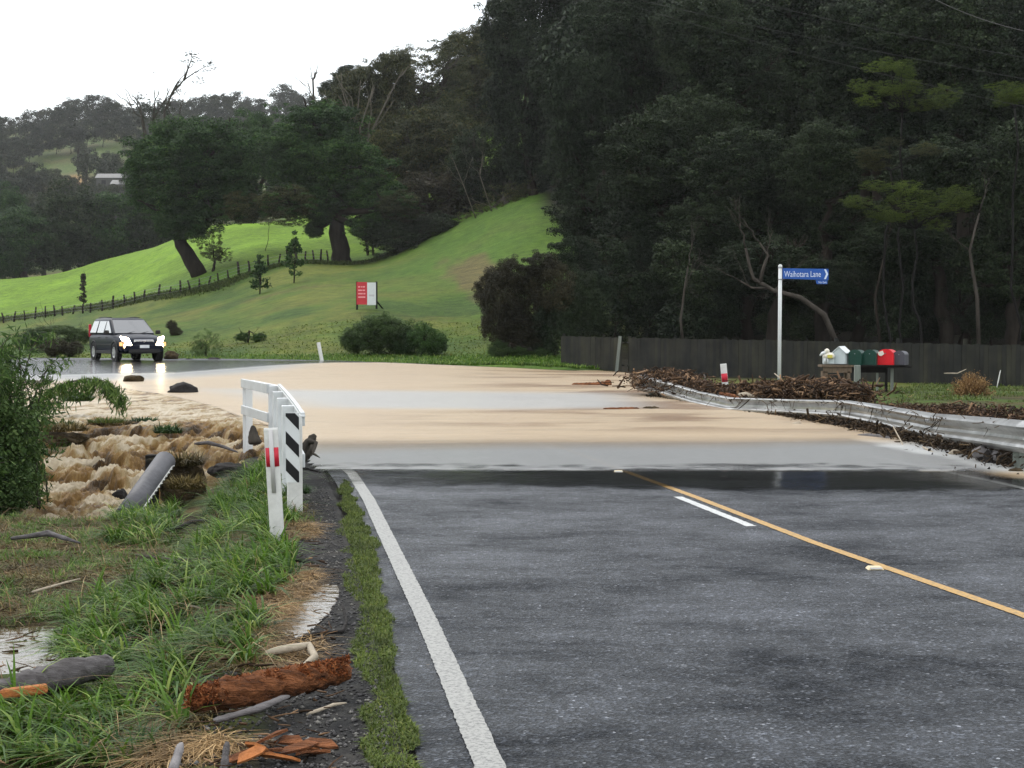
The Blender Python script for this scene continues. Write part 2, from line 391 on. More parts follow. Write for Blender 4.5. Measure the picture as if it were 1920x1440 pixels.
r1 = ramp(n, t1.outputs[0], [(.25, (.45, .45, .5)), (.75, (1.5, 1.5, 1.4))]); r2 = ramp(n, t2.outputs[0], [(.34, (.55, .6, .62)), (.66, (1.45, 1.36, 1.2))])
a1 = n.nodes.new('ShaderNodeMix'); a1.data_type = 'RGBA'; a1.blend_type = 'MULTIPLY'; a1.inputs[0].default_value = 1
a2 = n.nodes.new('ShaderNodeMix'); a2.data_type = 'RGBA'; a2.blend_type = 'MULTIPLY'; a2.inputs[0].default_value = 1
lk(n, at.outputs[0], a1.inputs[6]); lk(n, r1.outputs[0], a1.inputs[7]); lk(n, a1.outputs[2], a2.inputs[6]); lk(n, r2.outputs[0], a2.inputs[7])
lk(n, a2.outputs[2], p.inputs['Base Color']); p.inputs['Roughness'].default_value = .8; p.inputs['Specular IOR Level'].default_value = .06
bb = n.nodes.new('ShaderNodeBump'); bb.inputs['Distance'].default_value = .04; bb.inputs['Strength'].default_value = .8
t3 = noise_node(n, 22, 5, .75, g.outputs['Position']); lk(n, t3.outputs[0], bb.inputs['Height']); lk(n, bb.outputs[0], p.inputs['Normal'])
lk(n, p.outputs[0], o.inputs[0])
go = link('ground', gm, m); tag(go, kind='structure')

# ------------------------------------------------------------------ road
def resample(pts, N):
    p = np.array(pts, float); d = np.r_[0, np.cumsum(np.hypot(*np.diff(p, axis=0).T))]
    t = np.linspace(0, d[-1], N); return np.stack([np.interp(t, d, p[:, 0]), np.interp(t, d, p[:, 1])], 1)
def smooth_pts(p, k=3):
    p = p.copy()
    for _ in range(k): p[1:-1] = (p[:-2] + 2 * p[1:-1] + p[2:]) / 4
    return p
# match the two edges by parameter so the seal follows the bend
Lr = smooth_pts(resample([(x, y) for y, x in LEFT], 260), 6); Rr = smooth_pts(resample([(x, y) for y, x in RIGHT], 260), 6)
def road_rows():
    rows = []
    for i in range(260):
        a = Lr[i]; b = Rr[i]; d = b - a; d /= np.hypot(*d)
        rows.append((a - d * .30, b + d * .35))
    return rows
rows = road_rows(); K = 24; vs = []; fs = []
for a, b in rows:
    for k in range(K + 1):
        q_ = a + (b - a) * k / K; vs.append((q_[0], q_[1], 0))
vs = np.array(vs); vs[:, 2] = zroad(vs[:, 0], vs[:, 1])
edge = np.tile(np.r_[1, np.zeros(K - 1), 1], 260); vs[:, 2] -= edge * .012
for i in range(259):
    for k in range(K): fs.append((i * (K + 1) + k, i * (K + 1) + k + 1, (i + 1) * (K + 1) + k + 1, (i + 1) * (K + 1) + k))
rm = np_mesh('road', vs, fs, True)
m, n = newmat('wet_chipseal'); o = n.nodes.new('ShaderNodeOutputMaterial'); p = n.nodes.new('ShaderNodeBsdfPrincipled')
g = n.nodes.new('ShaderNodeNewGeometry'); pos = g.outputs['Position']
chip = n.nodes.new('ShaderNodeTexVoronoi'); chip.inputs['Scale'].default_value = 75; lk(n, pos, chip.inputs['Vector'])
mp = n.nodes.new('ShaderNodeMapping'); mp.inputs['Scale'].default_value = (.55, .8, 1); mp.inputs['Rotation'].default_value = (0, 0, R(10)); lk(n, pos, mp.inputs[0])
big = noise_node(n, .9, 12, .82, mp.outputs[0], .15); fine = noise_node(n, 16, 7, .85, pos)
r0 = ramp(n, chip.outputs['Color'], [(.1, (.005, .006, .008)), (.6, (.020, .023, .027)), (.88, (.075, .08, .088)), (1, (.30, .30, .30))])
r1 = ramp(n, big.outputs[0], [(.36, (.6, .62, .66)), (.52, (1.0, 1.05, 1.12)), (.68, (1.9, 2.0, 2.25))])
r2 = ramp(n, fine.outputs[0], [(.32, (.35, .36, .37)), (.5, (.9, .9, .9)), (.68, (2.2, 2.2, 2.25))])
a1 = n.nodes.new('ShaderNodeMix'); a1.data_type = 'RGBA'; a1.blend_type = 'MULTIPLY'; a1.inputs[0].default_value = 1
a2 = n.nodes.new('ShaderNodeMix'); a2.data_type = 'RGBA'; a2.blend_type = 'MULTIPLY'; a2.inputs[0].default_value = 1
lk(n, r0.outputs[0], a1.inputs[6]); lk(n, r1.outputs[0], a1.inputs[7]); lk(n, a1.outputs[2], a2.inputs[6]); lk(n, r2.outputs[0], a2.inputs[7])
lk(n, a2.outputs[2], p.inputs['Base Color'])
sr_ = ramp(n, big.outputs[0], [(.40, (.05, .05, .05)), (.64, (.36, .36, .36))]); lk(n, sr_.outputs[0], p.inputs['Specular IOR Level'])
rr = ramp(n, big.outputs[0], [(.35, (.5, .5, .5)), (.7, (.40, .40, .40))]); lk(n, rr.outputs[0], p.inputs['Roughness']); p.inputs['Specular IOR Level'].default_value = .28
bb = n.nodes.new('ShaderNodeBump'); bb.inputs['Distance'].default_value = .009; bb.inputs['Strength'].default_value = 1
ma = n.nodes.new('ShaderNodeMath'); ma.operation = 'ADD'; lk(n, chip.outputs['Distance'], ma.inputs[0]); lk(n, fine.outputs[0], ma.inputs[1])
lk(n, ma.outputs[0], bb.inputs['Height']); lk(n, bb.outputs[0], p.inputs['Normal']); lk(n, p.outputs[0], o.inputs[0])
tag(link('road', rm, m), kind='structure')

def ribbon(name, pts, width, z, mat, N=200, rag=.0):
    p = resample(pts, N); p = smooth_pts(p, 6)
    t = np.gradient(p, axis=0); t /= np.hypot(t[:, 0], t[:, 1])[:, None]; nn = np.stack([-t[:, 1], t[:, 0]], 1)
    wv = width / 2
    ja = rag * (rng.random(N) - .5)[:, None]; jb = rag * (rng.random(N) - .5)[:, None]
    a = p + nn * (wv + ja); b = p - nn * (wv + jb)
    v = np.zeros((N * 2, 3)); v[0::2, :2] = a; v[1::2, :2] = b
    v[:, 2] = zroad(v[:, 0], v[:, 1]) + z
    f = [(2 * i, 2 * i + 1, 2 * i + 3, 2 * i + 2) for i in range(N - 1)]
    return tag(link(name, np_mesh(name, v, f), mat), kind='structure')
def paint(name, c, c2):
    m, n = newmat(name); o = n.nodes.new('ShaderNodeOutputMaterial'); p = n.nodes.new('ShaderNodeBsdfPrincipled')
    g = n.nodes.new('ShaderNodeNewGeometry'); t = noise_node(n, 45, 5, .8, g.outputs['Position'])
    r = ramp(n, t.outputs[0], [(.36, c2), (.52, c), (.8, tuple(min(1, q * 1.15) for q in c))]); lk(n, r.outputs[0], p.inputs['Base Color'])
    p.inputs['Roughness'].default_value = .5
    bb = n.nodes.new('ShaderNodeBump'); bb.inputs['Distance'].default_value = .0015; lk(n, t.outputs[0], bb.inputs['Height']); lk(n, bb.outputs[0], p.inputs['Normal'])
    lk(n, p.outputs[0], o.inputs[0]); return m
M['line_white'] = paint('line_white', (.27, .27, .25), (.07, .07, .07)); M['line_yellow'] = paint('line_yellow', (.42, .24, .05), (.12, .09, .05))
M['line_white2'] = paint('line_white2', (.5, .51, .5), (.25, .25, .25))
ribbon('edge_line', [(x, y) for y, x in LEFT[:12]], .12, .004, M['line_white'], 1400, .007)
CEN = [(-12, 6.2), (0, 4.55), (6, 3.57), (9.32, 2.98), (12.4, 2.35), (15.6, 1.82), (18.75, 1.25), (22.5, .6), (26, -.1), (30, -1.1)]
ribbon('centre_line', [(x, y) for y, x in CEN], .085, .004, M['line_yellow'], 900, .006)
RL = [(-12, 8.0), (0, 6.9), (9.3, 6.1), (17, 5.25), (19.1, 4.85), (22, 4.5)]
ribbon('edge_line', [(x, y) for y, x in RL], .1, .004, M['line_white2'], 200, .01)
cen_x = lambda Y: float(np.interp(Y, [c[0] for c in CEN], [c[1] for c in CEN]))
for (ya, yb) in ((13.4, 15.7), (20.6, 23.4)):
    ribbon('lane_dash', [(cen_x(y) - .17, y) for y in np.linspace(ya, yb, 6)], .09, .004, M['line_white2'], 40, .008)

# ------------------------------------------------------------------ flood water on the road
def water_nodes(name, mudc, attr='mud'):
    m, n = newmat(name); o = n.nodes.new('ShaderNodeOutputMaterial')
    at = n.nodes.new('ShaderNodeVertexColor'); at.layer_name = attr; sp = n.nodes.new('ShaderNodeSeparateColor'); lk(n, at.outputs[0], sp.inputs[0])
    g = n.nodes.new('ShaderNodeNewGeometry'); pos = g.outputs['Position']
    mp = n.nodes.new('ShaderNodeMapping'); mp.inputs['Scale'].default_value = (.32, 1.7, 1); mp.inputs['Rotation'].default_value = (0, 0, R(-6)); lk(n, pos, mp.inputs[0])
    rip = noise_node(n, 9, 4, .6, mp.outputs[0]); sw = noise_node(n, 1.5, 8, .72, mp.outputs[0], 1.0)
    # ripple strength rides in G
    bb = n.nodes.new('ShaderNodeBump'); bb.inputs['Distance'].default_value = .09
    lk(n, sp.outputs[1], bb.inputs['Strength']); lk(n, rip.outputs[0], bb.inputs['Height'])
    fr = n.nodes.new('ShaderNodeFresnel'); fr.inputs[0].default_value = 1.33; lk(n, bb.outputs[0], fr.inputs['Normal'])
    gl = n.nodes.new('ShaderNodeBsdfGlossy'); gl.inputs['Roughness'].default_value = .12; lk(n, bb.outputs[0], gl.inputs['Normal'])
    tr = n.nodes.new('ShaderNodeBsdfTransparent'); tr.inputs[0].default_value = (.42, .43, .43, 1)
    zn_ = n.nodes.new('ShaderNodeVertexColor'); zn_.layer_name = 'zone'; zs = n.nodes.new('ShaderNodeSeparateColor'); lk(n, zn_.outputs[0], zs.inputs[0])
    bk = noise_node(n, 7, 6, .8, mp.outputs[0], .4); mt_ = n.nodes.new('ShaderNodeMath'); mt_.operation = 'ADD'; lk(n, bk.outputs[0], mt_.inputs[0]); lk(n, zs.outputs[0], mt_.inputs[1])
    cut = ramp(n, mt_.outputs[0], [(.70, (1, 1, 1)), (.86, (0, 0, 0))])
    fm_ = n.nodes.new('ShaderNodeMath'); fm_.operation = 'MULTIPLY'; lk(n, fr.outputs[0], fm_.inputs[0]); lk(n, cut.outputs[0], fm_.inputs[1])
    film = n.nodes.new('ShaderNodeMixShader'); lk(n, fm_.outputs[0], film.inputs[0]); lk(n, tr.outputs[0], film.inputs[1]); lk(n, gl.outputs[0], film.inputs[2])
    tmx = n.nodes.new('ShaderNodeMix'); tmx.data_type = 'RGBA'; lk(n, cut.outputs[0], tmx.inputs[0]); tmx.inputs[6].default_value = (1, 1, 1, 1); tmx.inputs[7].default_value = (.55, .56, .56, 1); lk(n, tmx.outputs[2], tr.inputs[0])
    p = n.nodes.new('ShaderNodeBsdfPrincipled')
    r = ramp(n, sw.outputs[0], [(.3, tuple(q * .66 for q in mudc)), (.46, tuple(q * .92 for q in mudc)), (.6, mudc), (.72, tuple(min(1, q * 1.2) for q in mudc))])
    # B = dark streaks of silt and litter
    mx = n.nodes.new('ShaderNodeMix'); mx.data_type = 'RGBA'; lk(n, sp.outputs[2], mx.inputs[0]); lk(n, r.outputs[0], mx.inputs[6]); mx.inputs[7].default_value = (.17, .095, .04, 1)
    mg = n.nodes.new('ShaderNodeMix'); mg.data_type = 'RGBA'; lk(n, zs.outputs[1], mg.inputs[0]); lk(n, mx.outputs[2], mg.inputs[6]); mg.inputs[7].default_value = (.48, .49, .48, 1)  # zone G: grey of the reflected sky put into the water colour
    lk(n, mg.outputs[2], p.inputs['Base Color']); p.inputs['Roughness'].default_value = .3; p.inputs['IOR'].default_value = 1.33; lk(n, bb.outputs[0], p.inputs['Normal'])
    fin = n.nodes.new('ShaderNodeMixShader'); lk(n, sp.outputs[0], fin.inputs[0]); lk(n, film.outputs[0], fin.inputs[1]); lk(n, p.outputs[0], fin.inputs[2])
    lk(n, fin.outputs[0], o.inputs[0]); return m
M['flood'] = water_nodes('flood_water', (.43, .325, .205))
# grid over the flooded area
gx = np.linspace(-30, 7.2, 420); gy = np.exp(np.linspace(math.log(15.3), math.log(62), 460))
FX, FY = np.meshgrid(gx, gy)
sL = FX - left_x(FY); tR = FX - np.interp(FY, [15, 19, 24, 28, 33, 38, 41, 48, 53, 57, 59.5], [6.6, 5.95, 5.6, 5.0, 4.3, 3.5, 4.2, 5.4, 5.0, 3.4, 2.5])
wet = 15.7 + .05 * fbm(FX * .8, FY * .5, 3, 61)
far_edge = np.interp(FX, [-30, -16, -11, -7.5, -5, 0, 3.5, 6], [50.5, 50.8, 52.5, 58, 60.5, 59.3, 57.6, 56])
road_far = np.interp(FX, [-30, -22, -17, -12, -8, -5, 0, 3.5, 6], [60, 61, 61.5, 61.5, 61, 60.7, 59.3, 57.6, 56])
FZ = .022 + zroad(FX, FY) * ss(-20, 4, FX) * 0 + .004 * fbm(FX * 2, FY * 2, 3, 5)
FZ = FZ - .017 * ss(17.6, 15.8, FY)
FZ = np.maximum(FZ, zroad(FX, FY) + .0055) - .10 * ss(-.02, .6, -sL - .25) * ss(20, 22, FY)
keep = (sL > -.42) & (tR < .2) & (FY < road_far + .4) & (FY > wet)
muda = ss(20.9 + .0, 24.2, FY + .35 * fbm(FX * .35, FY * .5, 3, 5) - .05 * FX)
band = ss(31, 33, FY + .5 * fbm(FX * .3, FY * .2, 2, 8)) * ss(41, 38, FY + .25 * FX) * ss(3.6, 1.6, FX) * ss(-12, -8, FX)
band = band * ss(.3, 3.0, sL)
greyfar = ss(far_edge - 6, far_edge - 1, FY) * ss(-6.5, -9, FX)
mudv = muda * (1 - .2 * band) * (1 - .45 * greyfar) * (1 - ss(-.6, .3, FY - far_edge + .5 * fbm(FX * .5, FY * .5, 3, 88)))
mudv = np.maximum(mudv, .44 * ss(18.2, 19.0, FY + .9 * fbm(FX * .5, FY * 1.2, 4, 19) + .5 * fbm(FX * 4, FY * 3, 3, 20)) * ss(44, 40, FY))
mudv = np.maximum(mudv, ss(-.9, -.3, tR + .3 * fbm(FX, FY, 3, 15)) * .95)
mudv = np.where(FY < 18.4 + .25 * fbm(FX * 1.3, FY * .8, 3, 16), mudv * (tR > -1.4), mudv)
ripv = .02 + .1 * ss(49, 51, FY) + .9 * ss(18.0, 19.2, FY) * ss(.8, -1, FY - far_edge)
strk = ss(-.1, .35, fbm(FX * .35, FY * .75 + 3, 5, 33)) * ss(-3.5, 2.0, FX - .2 * (FY - 30) * 0) * ss(24, 27, FY) * ss(60, 55, FY) * .95
# grey zones: sky reflection put into the silt colour, mixed with the film
fi = np.arange(FX.size).reshape(FX.shape)
kq = keep[:-1, :-1] & keep[:-1, 1:] & keep[1:, 1:] & keep[1:, :-1]
ff = np.stack([fi[:-1, :-1], fi[:-1, 1:], fi[1:, 1:], fi[1:, :-1]], -1)[kq]
used = np.unique(ff); remap = -np.ones(FX.size, int); remap[used] = np.arange(len(used))
fm = np_mesh('flood_water', np.stack([FX, FY, FZ], -1).reshape(-1, 3)[used], remap[ff], True)
brk = .50 * ss(17.2, 15.7, FY + .2 * fbm(FX * 1.5, FY, 3, 12)) + .15 * ss(3.5, -2, FX) * ss(18.8, 18.2, FY) + .16 * ss(19.5, 18.8, FY) * ss(2.5, -2, FX)
greyz = ss(23.0, 20.9, FY + .5 * fbm(FX * .4, FY * .6, 4, 5) - .16 * FX) * ss(17.8, 18.6, FY)
greyz = np.maximum(greyz, .8 * band); greyz = np.maximum(greyz, greyfar)
color_attr(fm, 'zone', np.stack([brk, greyz, 0 * brk], -1).reshape(-1, 3)[used])
color_attr(fm, 'mud', np.stack([mudv, ripv, strk], -1).reshape(-1, 3)[used])
tag(link('flood_water', fm, M['flood']), kind='structure')

# ------------------------------------------------------------------ torrent pouring off the road into the stream
cx_ = np.concatenate([np.linspace(-16, -8.6, 90)[:-1], np.linspace(-8.6, -1.9, 330)]); cy_ = np.concatenate([np.linspace(16.6, 27.5, 330)[:-1], np.linspace(27.5, 50, 110)])
CX, CY = np.meshgrid(cx_, cy_)
q = left_x(CY) - CX
CYo = CY - 2.6 * ss(1.5, 5, q) * ss(19, 22, CY) * ss(34, 28, CY) + 1.2 * ss(2.2, .8, q) * ss(19, 20, CY) * ss(27, 24, CY)
surf = np.interp(CYo, [16.5, 17.3, 19.3, 20.3, 21.5, 22.6, 24, 26, 28, 37, 46, 60], [-.90, -.86, -.82, -.68, -.46, -.40, -.28, -.12, -.06, -.045, -.03, .08])
u = CX * .88 - CY * .47; v = CX * .47 + CY * .88      # v runs up the flow
rid = 1 - np.abs(fbm(u * 1.3, v * .5, 4, 71)) * 1.6; lump = fbm(u * .8, v * .7, 3, 73); fin_ = fbm(u * 5, v * 2.6, 4, 79)
step_ = ss(.15, .6, fbm(u * .5, v * .9, 2, 81))
act = ss(29, 23, CY) * .8 + .2 * ss(40, 30, CY)
wob = .34 * fbm(CX * 1.0, CY * .5, 4, 171) + .12 * lump + .05 * np.sin(CX * 1.3) + .06 * fin_
hq_ = (-surf + wob * ss(30, 25, CY)) / .21; kf = np.floor(hq_); fr_ = hq_ - kf
face = ss(.70, .86, fr_) * ss(1.0, .93, fr_)
terr = -(kf + ss(.62, 1.0, fr_)) * .21 + .05 + .03 * (.5 - fr_)
tw = ss(30, 26, CY)
CZ = surf * (1 - tw) + terr * tw + (act + .25) * (.12 * (rid - .6) + .07 * fin_ + .075 * (1 - 2 * np.abs(fbm(u * 9, v * 3.4, 4, 83))) + .04 * fbm(u * 22, v * 12, 2, 84)) + .012 * fin_
CZ = CZ * ss(.1, .9, q) + (.018) * (1 - ss(.1, .9, q))
CZ = np.where(CY > 44, np.minimum(CZ, .0), CZ)
keep = (q > .25) & (CY > 16.8) & (CY < 49.5 + .0 * CX) & (q > .25 + 1.1 * ss(20.2, 18.5, CY))
CZ = np.where(keep, CZ, CZ)
fi = np.arange(CX.size).reshape(CX.shape); kq = keep[:-1, :-1] & keep[:-1, 1:] & keep[1:, 1:] & keep[1:, :-1]
ff = np.stack([fi[:-1, :-1], fi[:-1, 1:], fi[1:, 1:], fi[1:, :-1]], -1)[kq]; used = np.unique(ff); remap = -np.ones(CX.size, int); remap[used] = np.arange(len(used))
tm = np_mesh('torrent', np.stack([CX, CY, CZ], -1).reshape(-1, 3)[used], remap[ff], True)
foam = np.clip(.60 + .6 * fbm(u * 2.6, v * 1.2, 4, 91) + .5 * fbm(u * 9, v * 2.6, 4, 93) + .6 * fin_ + .3 * (rid - .6) - .38 * ss(.5, .9, fr_) * tw + .45 * ss(.30, .02, fr_) * tw * (.5 + fin_) + .1 * ss(26, 32, CY), 0, 1)
dark = ss(.12, .45, fbm(u * .9, v * .45, 4, 95)) * ss(29, 24, CY) * .42
color_attr(tm, 'mud', np.stack([foam, dark, act], -1).reshape(-1, 3)[used])
m, n = newmat('torrent_mat'); o = n.nodes.new('ShaderNodeOutputMaterial'); p = n.nodes.new('ShaderNodeBsdfPrincipled')
at = n.nodes.new('ShaderNodeVertexColor'); at.layer_name = 'mud'; sp = n.nodes.new('ShaderNodeSeparateColor'); lk(n, at.outputs[0], sp.inputs[0])
g = n.nodes.new('ShaderNodeNewGeometry'); mp = n.nodes.new('ShaderNodeMapping'); mp.vector_type = 'POINT'
mp.inputs['Rotation'].default_value = (0, 0, R(28)); mp.inputs['Scale'].default_value = (3.2, 1.0, 1.0); lk(n, g.outputs['Position'], mp.inputs[0])
t1 = noise_node(n, 3.0, 6, .72, mp.outputs[0], .7); t2 = noise_node(n, 11, 6, .8, mp.outputs[0], .5)
ma = n.nodes.new('ShaderNodeMath'); ma.operation = 'MULTIPLY_ADD'; ma.inputs[1].default_value = .55; lk(n, t1.outputs[0], ma.inputs[0]); lk(n, sp.outputs[0], ma.inputs[2])
mb = n.nodes.new('ShaderNodeMath'); mb.operation = 'MULTIPLY_ADD'; mb.inputs[1].default_value = .85; lk(n, t2.outputs[0], mb.inputs[0]); lk(n, ma.outputs[0], mb.inputs[2])
mc_ = n.nodes.new('ShaderNodeMath'); mc_.operation = 'MULTIPLY'; mc_.inputs[1].default_value = .56; lk(n, mb.outputs[0], mc_.inputs[0])
r = ramp(n, mc_.outputs[0], [(.36, (.05, .028, .009)), (.49, (.19, .105, .032)), (.64, (.34, .205, .07)), (.76, (.47, .345, .17)), (.88, (.68, .57, .40))])
mx = n.nodes.new('ShaderNodeMix'); mx.data_type = 'RGBA'; lk(n, sp.outputs[1], mx.inputs[0]); lk(n, r.outputs[0], mx.inputs[6]); mx.inputs[7].default_value = (.13, .08, .032, 1)
lk(n, mx.outputs[2], p.inputs['Base Color']); p.inputs['Specular IOR Level'].default_value = .35; p.inputs['Roughness'].default_value = .3; p.inputs['IOR'].default_value = 1.33
bb = n.nodes.new('ShaderNodeBump'); bb.inputs['Distance'].default_value = .10; bb.inputs['Strength'].default_value = 1; lk(n, mb.outputs[0], bb.inputs['Height']); lk(n, bb.outputs[0], p.inputs['Normal'])
lk(n, p.outputs[0], o.inputs[0])
tag(link('torrent', tm, m), kind='structure')
# puddles
m, n = newmat('puddle_mat'); o = n.nodes.new('ShaderNodeOutputMaterial'); p = n.nodes.new('ShaderNodeBsdfPrincipled')
p.inputs['Base Color'].default_value = (.10, .075, .045, 1); p.inputs['Roughness'].default_value = .03; p.inputs['IOR'].default_value = 1.33
g = n.nodes.new('ShaderNodeNewGeometry'); t = noise_node(n, 12, 3, .5, g.outputs['Position']); bb = n.nodes.new('ShaderNodeBump'); bb.inputs['Distance'].default_value = .002; lk(n, t.outputs[0], bb.inputs['Height']); lk(n, bb.outputs[0], p.inputs['Normal'])
lk(n, p.outputs[0], o.inputs[0]); M['puddle'] = m
for (px, py, rx, ry, pz) in PUD:
    a = np.linspace(0, 2 * math.pi, 48, endpoint=False); rr_ = 1.25 + .25 * np.sin(3 * a + px * 5) + .12 * rng.random(48)
    mbd = MB(); mbd.poly([(px + rx * r_ * math.cos(t_), py + ry * r_ * math.sin(t_), pz) for t_, r_ in zip(a, rr_)])
    tag(mbd.build('puddle', M['puddle']), kind='structure')

# ------------------------------------------------------------------ foliage builders
def unit(n, r=rng):
    a = r.normal(size=(n, 3)); return a / np.linalg.norm(a, axis=1)[:, None]
def leaf_quads(c, nrm, size, aspect=.55, r=rng, droop=0):
    n = len(c); t = np.cross(nrm, unit(n, r)); t /= np.linalg.norm(t, axis=1)[:, None] + 1e-9
    if droop: t[:, 2] -= droop; t /= np.linalg.norm(t, axis=1)[:, None]
    b = np.cross(nrm, t); b /= np.linalg.norm(b, axis=1)[:, None] + 1e-9
    s = (size * (.6 + .8 * r.random(n)))[:, None]
    v = np.empty((n, 4, 3)); v[:, 0] = c - t * s; v[:, 1] = c + b * s * aspect; v[:, 2] = c + t * s; v[:, 3] = c - b * s * aspect
    return v.reshape(-1, 3), np.arange(n * 4).reshape(n, 4)
def crown_mesh(name, seed, puffs, leaves, leaf, pr, flat=.8, rmin=.45, zmin=-1, top=1.0, holes=0.0, lump=.12):
    """unit-size crown: many clumps of leaves spread through an uneven ellipsoid"""
    r = np.random.default_rng(seed)
    d = unit(puffs * 3, r); d = d[d[:, 2] > zmin][:puffs]; k = len(d)
    rad_ = rmin + (1 - rmin) * r.random(k) ** .5
    rad_ *= 1 + lump * 2.2 * (fbm(d[:, 0] * 2.2 + seed, d[:, 1] * 2.2 + d[:, 2] * 1.7, 3, seed))
    pc = d * rad_[:, None] * np.array([1, 1, top]) * (1 - pr * .7)
    if holes: kk = r.random(k) > holes; pc = pc[kk]; k = len(pc)
    prr = pr * (.55 + .8 * r.random(k))
    w_ = prr ** 2; pi_ = r.choice(k, leaves, p=w_ / w_.sum())
    dd = unit(leaves, r); dd[:, 2] = np.where(r.random(leaves) < .35, np.abs(dd[:, 2]), dd[:, 2])
    c = pc[pi_] + dd * (prr[pi_] * (.35 + .65 * r.random(leaves) ** .5))[:, None] * np.array([1, 1, flat])
    nr = dd * .7 + unit(leaves, r) * .7 + np.array([0, 0, .45]); nr /= np.linalg.norm(nr, axis=1)[:, None]
    v, f = leaf_quads(c, nr, np.full(leaves, leaf), .6, r)
    return np_mesh(name, v, f)
CR = {
 'dense': [crown_mesh('crown', 100 + i, 170, 34000, .024, .19, .75) for i in range(3)],
 'fine': [crown_mesh('crown', 110 + i, 260, 42000, .016, .14, .7, lump=.2) for i in range(2)],
 'lacy': [crown_mesh('crown', 120 + i, 120, 9000, .022, .13, .6, rmin=.3, lump=.3) for i in range(2)],
 'thin': [crown_mesh('crown', 130, 60, 2600, .03, .12, .6, rmin=.3, lump=.3)],
 'pads': [crown_mesh('crown', 140 + i, 46, 9000, .030, .20, .28, rmin=.25, lump=.2) for i in range(2)],
 'far': [crown_mesh('crown', 150 + i, 60, 5200, .045, .24, .8, lump=.15) for i in range(3)],
 'shrub': [crown_mesh('crown', 160 + i, 150, 24000, .024, .19, .9, zmin=-1, lump=.18, rmin=.4) for i in range(2)],
 'twiggy': [crown_mesh('crown', 170 + i, 200, 14000, .016, .12, .9, zmin=-.8, lump=.35) for i in range(2)],
}
def limb(mb, a, b, r0, r1, n=6, wig=.08, seg=5):
    a = Vector(a); b = Vector(b); L = (b - a).length; pts = []
    for i in range(seg + 1):
        t = i / seg; p = a.lerp(b, t)
        if 0 < i < seg: p += Vector((random.uniform(-1, 1), random.uniform(-1, 1), random.uniform(-.6, .6))) * L * wig
        pts.append(p)
    mb.tube(pts, [r0 + (r1 - r0) * i / seg for i in range(seg + 1)], n, True, .12); return pts
def fork(mb, a, d, L, r, depth, spread=.6, n=5, up=.15, wig=.08):
    """branch that divides; returns tips"""
    a = Vector(a); d = Vector(d).normalized(); b = a + d * L
    pts = limb(mb, a, b, r, r * .62, n, wig, 4)
    if depth == 0: return [b]
    tips = []
    for k in range(random.choice((2, 2, 3))):
        nd = d + Vector((random.uniform(-1, 1), random.uniform(-1, 1), random.uniform(-.7, .9))) * spread + Vector((0, 0, up))
        tips += fork(mb, pts[-1] if k else pts[-2], nd, L * random.uniform(.55, .8), r * .58, depth - 1, spread, max(4, n - 1), up, wig)
    return tips
GROUP_FOREST = 'dark forest trees behind the board fence'
def tree(name, label, base, D, blobs, kind, mat, trunk=None, bark='bark_dark', group=None, cat='tree', seed=0, basez=None, trunkw=None, depth_k=.9, fork_depth=1, dd=0):
    """base: picture point where the trunk stands; blobs: (cx, cy, rx, ry) crown masses measured in the photograph, all at distance D (+ own offset)"""
    random.seed(seed * 31 + int(base[0]))
    X0 = Xa(base[0], D); z0 = h1(X0, D) if basez is None else basez
    root = empty(name, (X0, D, z0), label, cat, group)
    tb = MB(); k = D / F; ctr = []
    for i, b in enumerate(blobs):
        cx, cy, rx, ry = b[:4]; off = b[4] if len(b) > 4 else random.uniform(-.5, .5) * rx * k
        p = P(cx, cy, D + off); kk = (D + off) / F; c = p - root.location; ctr.append((c, rx * kk, ry * kk))
        me = CR[kind][(seed + i) % len(CR[kind])]
        o = bpy.data.objects.new('crown', me); COL.objects.link(o); o.parent = root; o.location = c
        if len(me.materials) == 0: me.materials.append(M['leaf_dark'])
        o.material_slots[0].link = 'OBJECT'; o.material_slots[0].material = M[b[5] if len(b) > 5 else mat]
        o.scale = (rx * kk, max(rx, ry * .8) * kk * depth_k, ry * kk); o.rotation_euler = (0, 0, random.uniform(0, 6.28))
        s_ = (rx * kk + max(rx, ry * .8) * kk * depth_k) / 2; o.scale = (s_, s_, ry * kk)
    if kind in ('dense', 'fine') and D < 200:
        for c, r_, h_ in ctr:
            o = bpy.data.objects.new('outer_leaves', CR['lacy'][(seed) % 2]); COL.objects.link(o); o.parent = root; o.location = c
            o.material_slots[0].link = 'OBJECT'; o.material_slots[0].material = M[mat]; o.scale = (r_ * 1.16, r_ * 1.1, h_ * 1.16); o.rotation_euler = (0, 0, random.uniform(0, 6.28))
    cm = sum((c for c, _, _ in ctr), Vector()) / len(ctr)
    tw = trunkw or max(.12, sum(r for _, r, _ in ctr) * .05)
    top = trunk or Vector((cm.x * .5, cm.y * .4, max(.6, min(c.z - h * .5 for c, _, h in ctr))))
    top = Vector(top)
    limb(tb, (0, 0, -.4), top, tw * 1.15, tw * .75, 9, .035, 6)
    for c, r_, h_ in ctr:
        limb(tb, top, c, tw * .55, tw * .2, 6, .07, 5)
        for _ in range(4):
            fork(tb, top.lerp(c, random.uniform(.4, 1)), Vector((random.uniform(-1, 1), random.uniform(-1, 1), random.uniform(-.1, .9))), r_ * .5, tw * .22, fork_depth)
    tb.build('trunk', M[bark], root)
    return root
for k_, v_ in CR.items():
    for me in v_: me.materials.append(M['leaf_dark'])

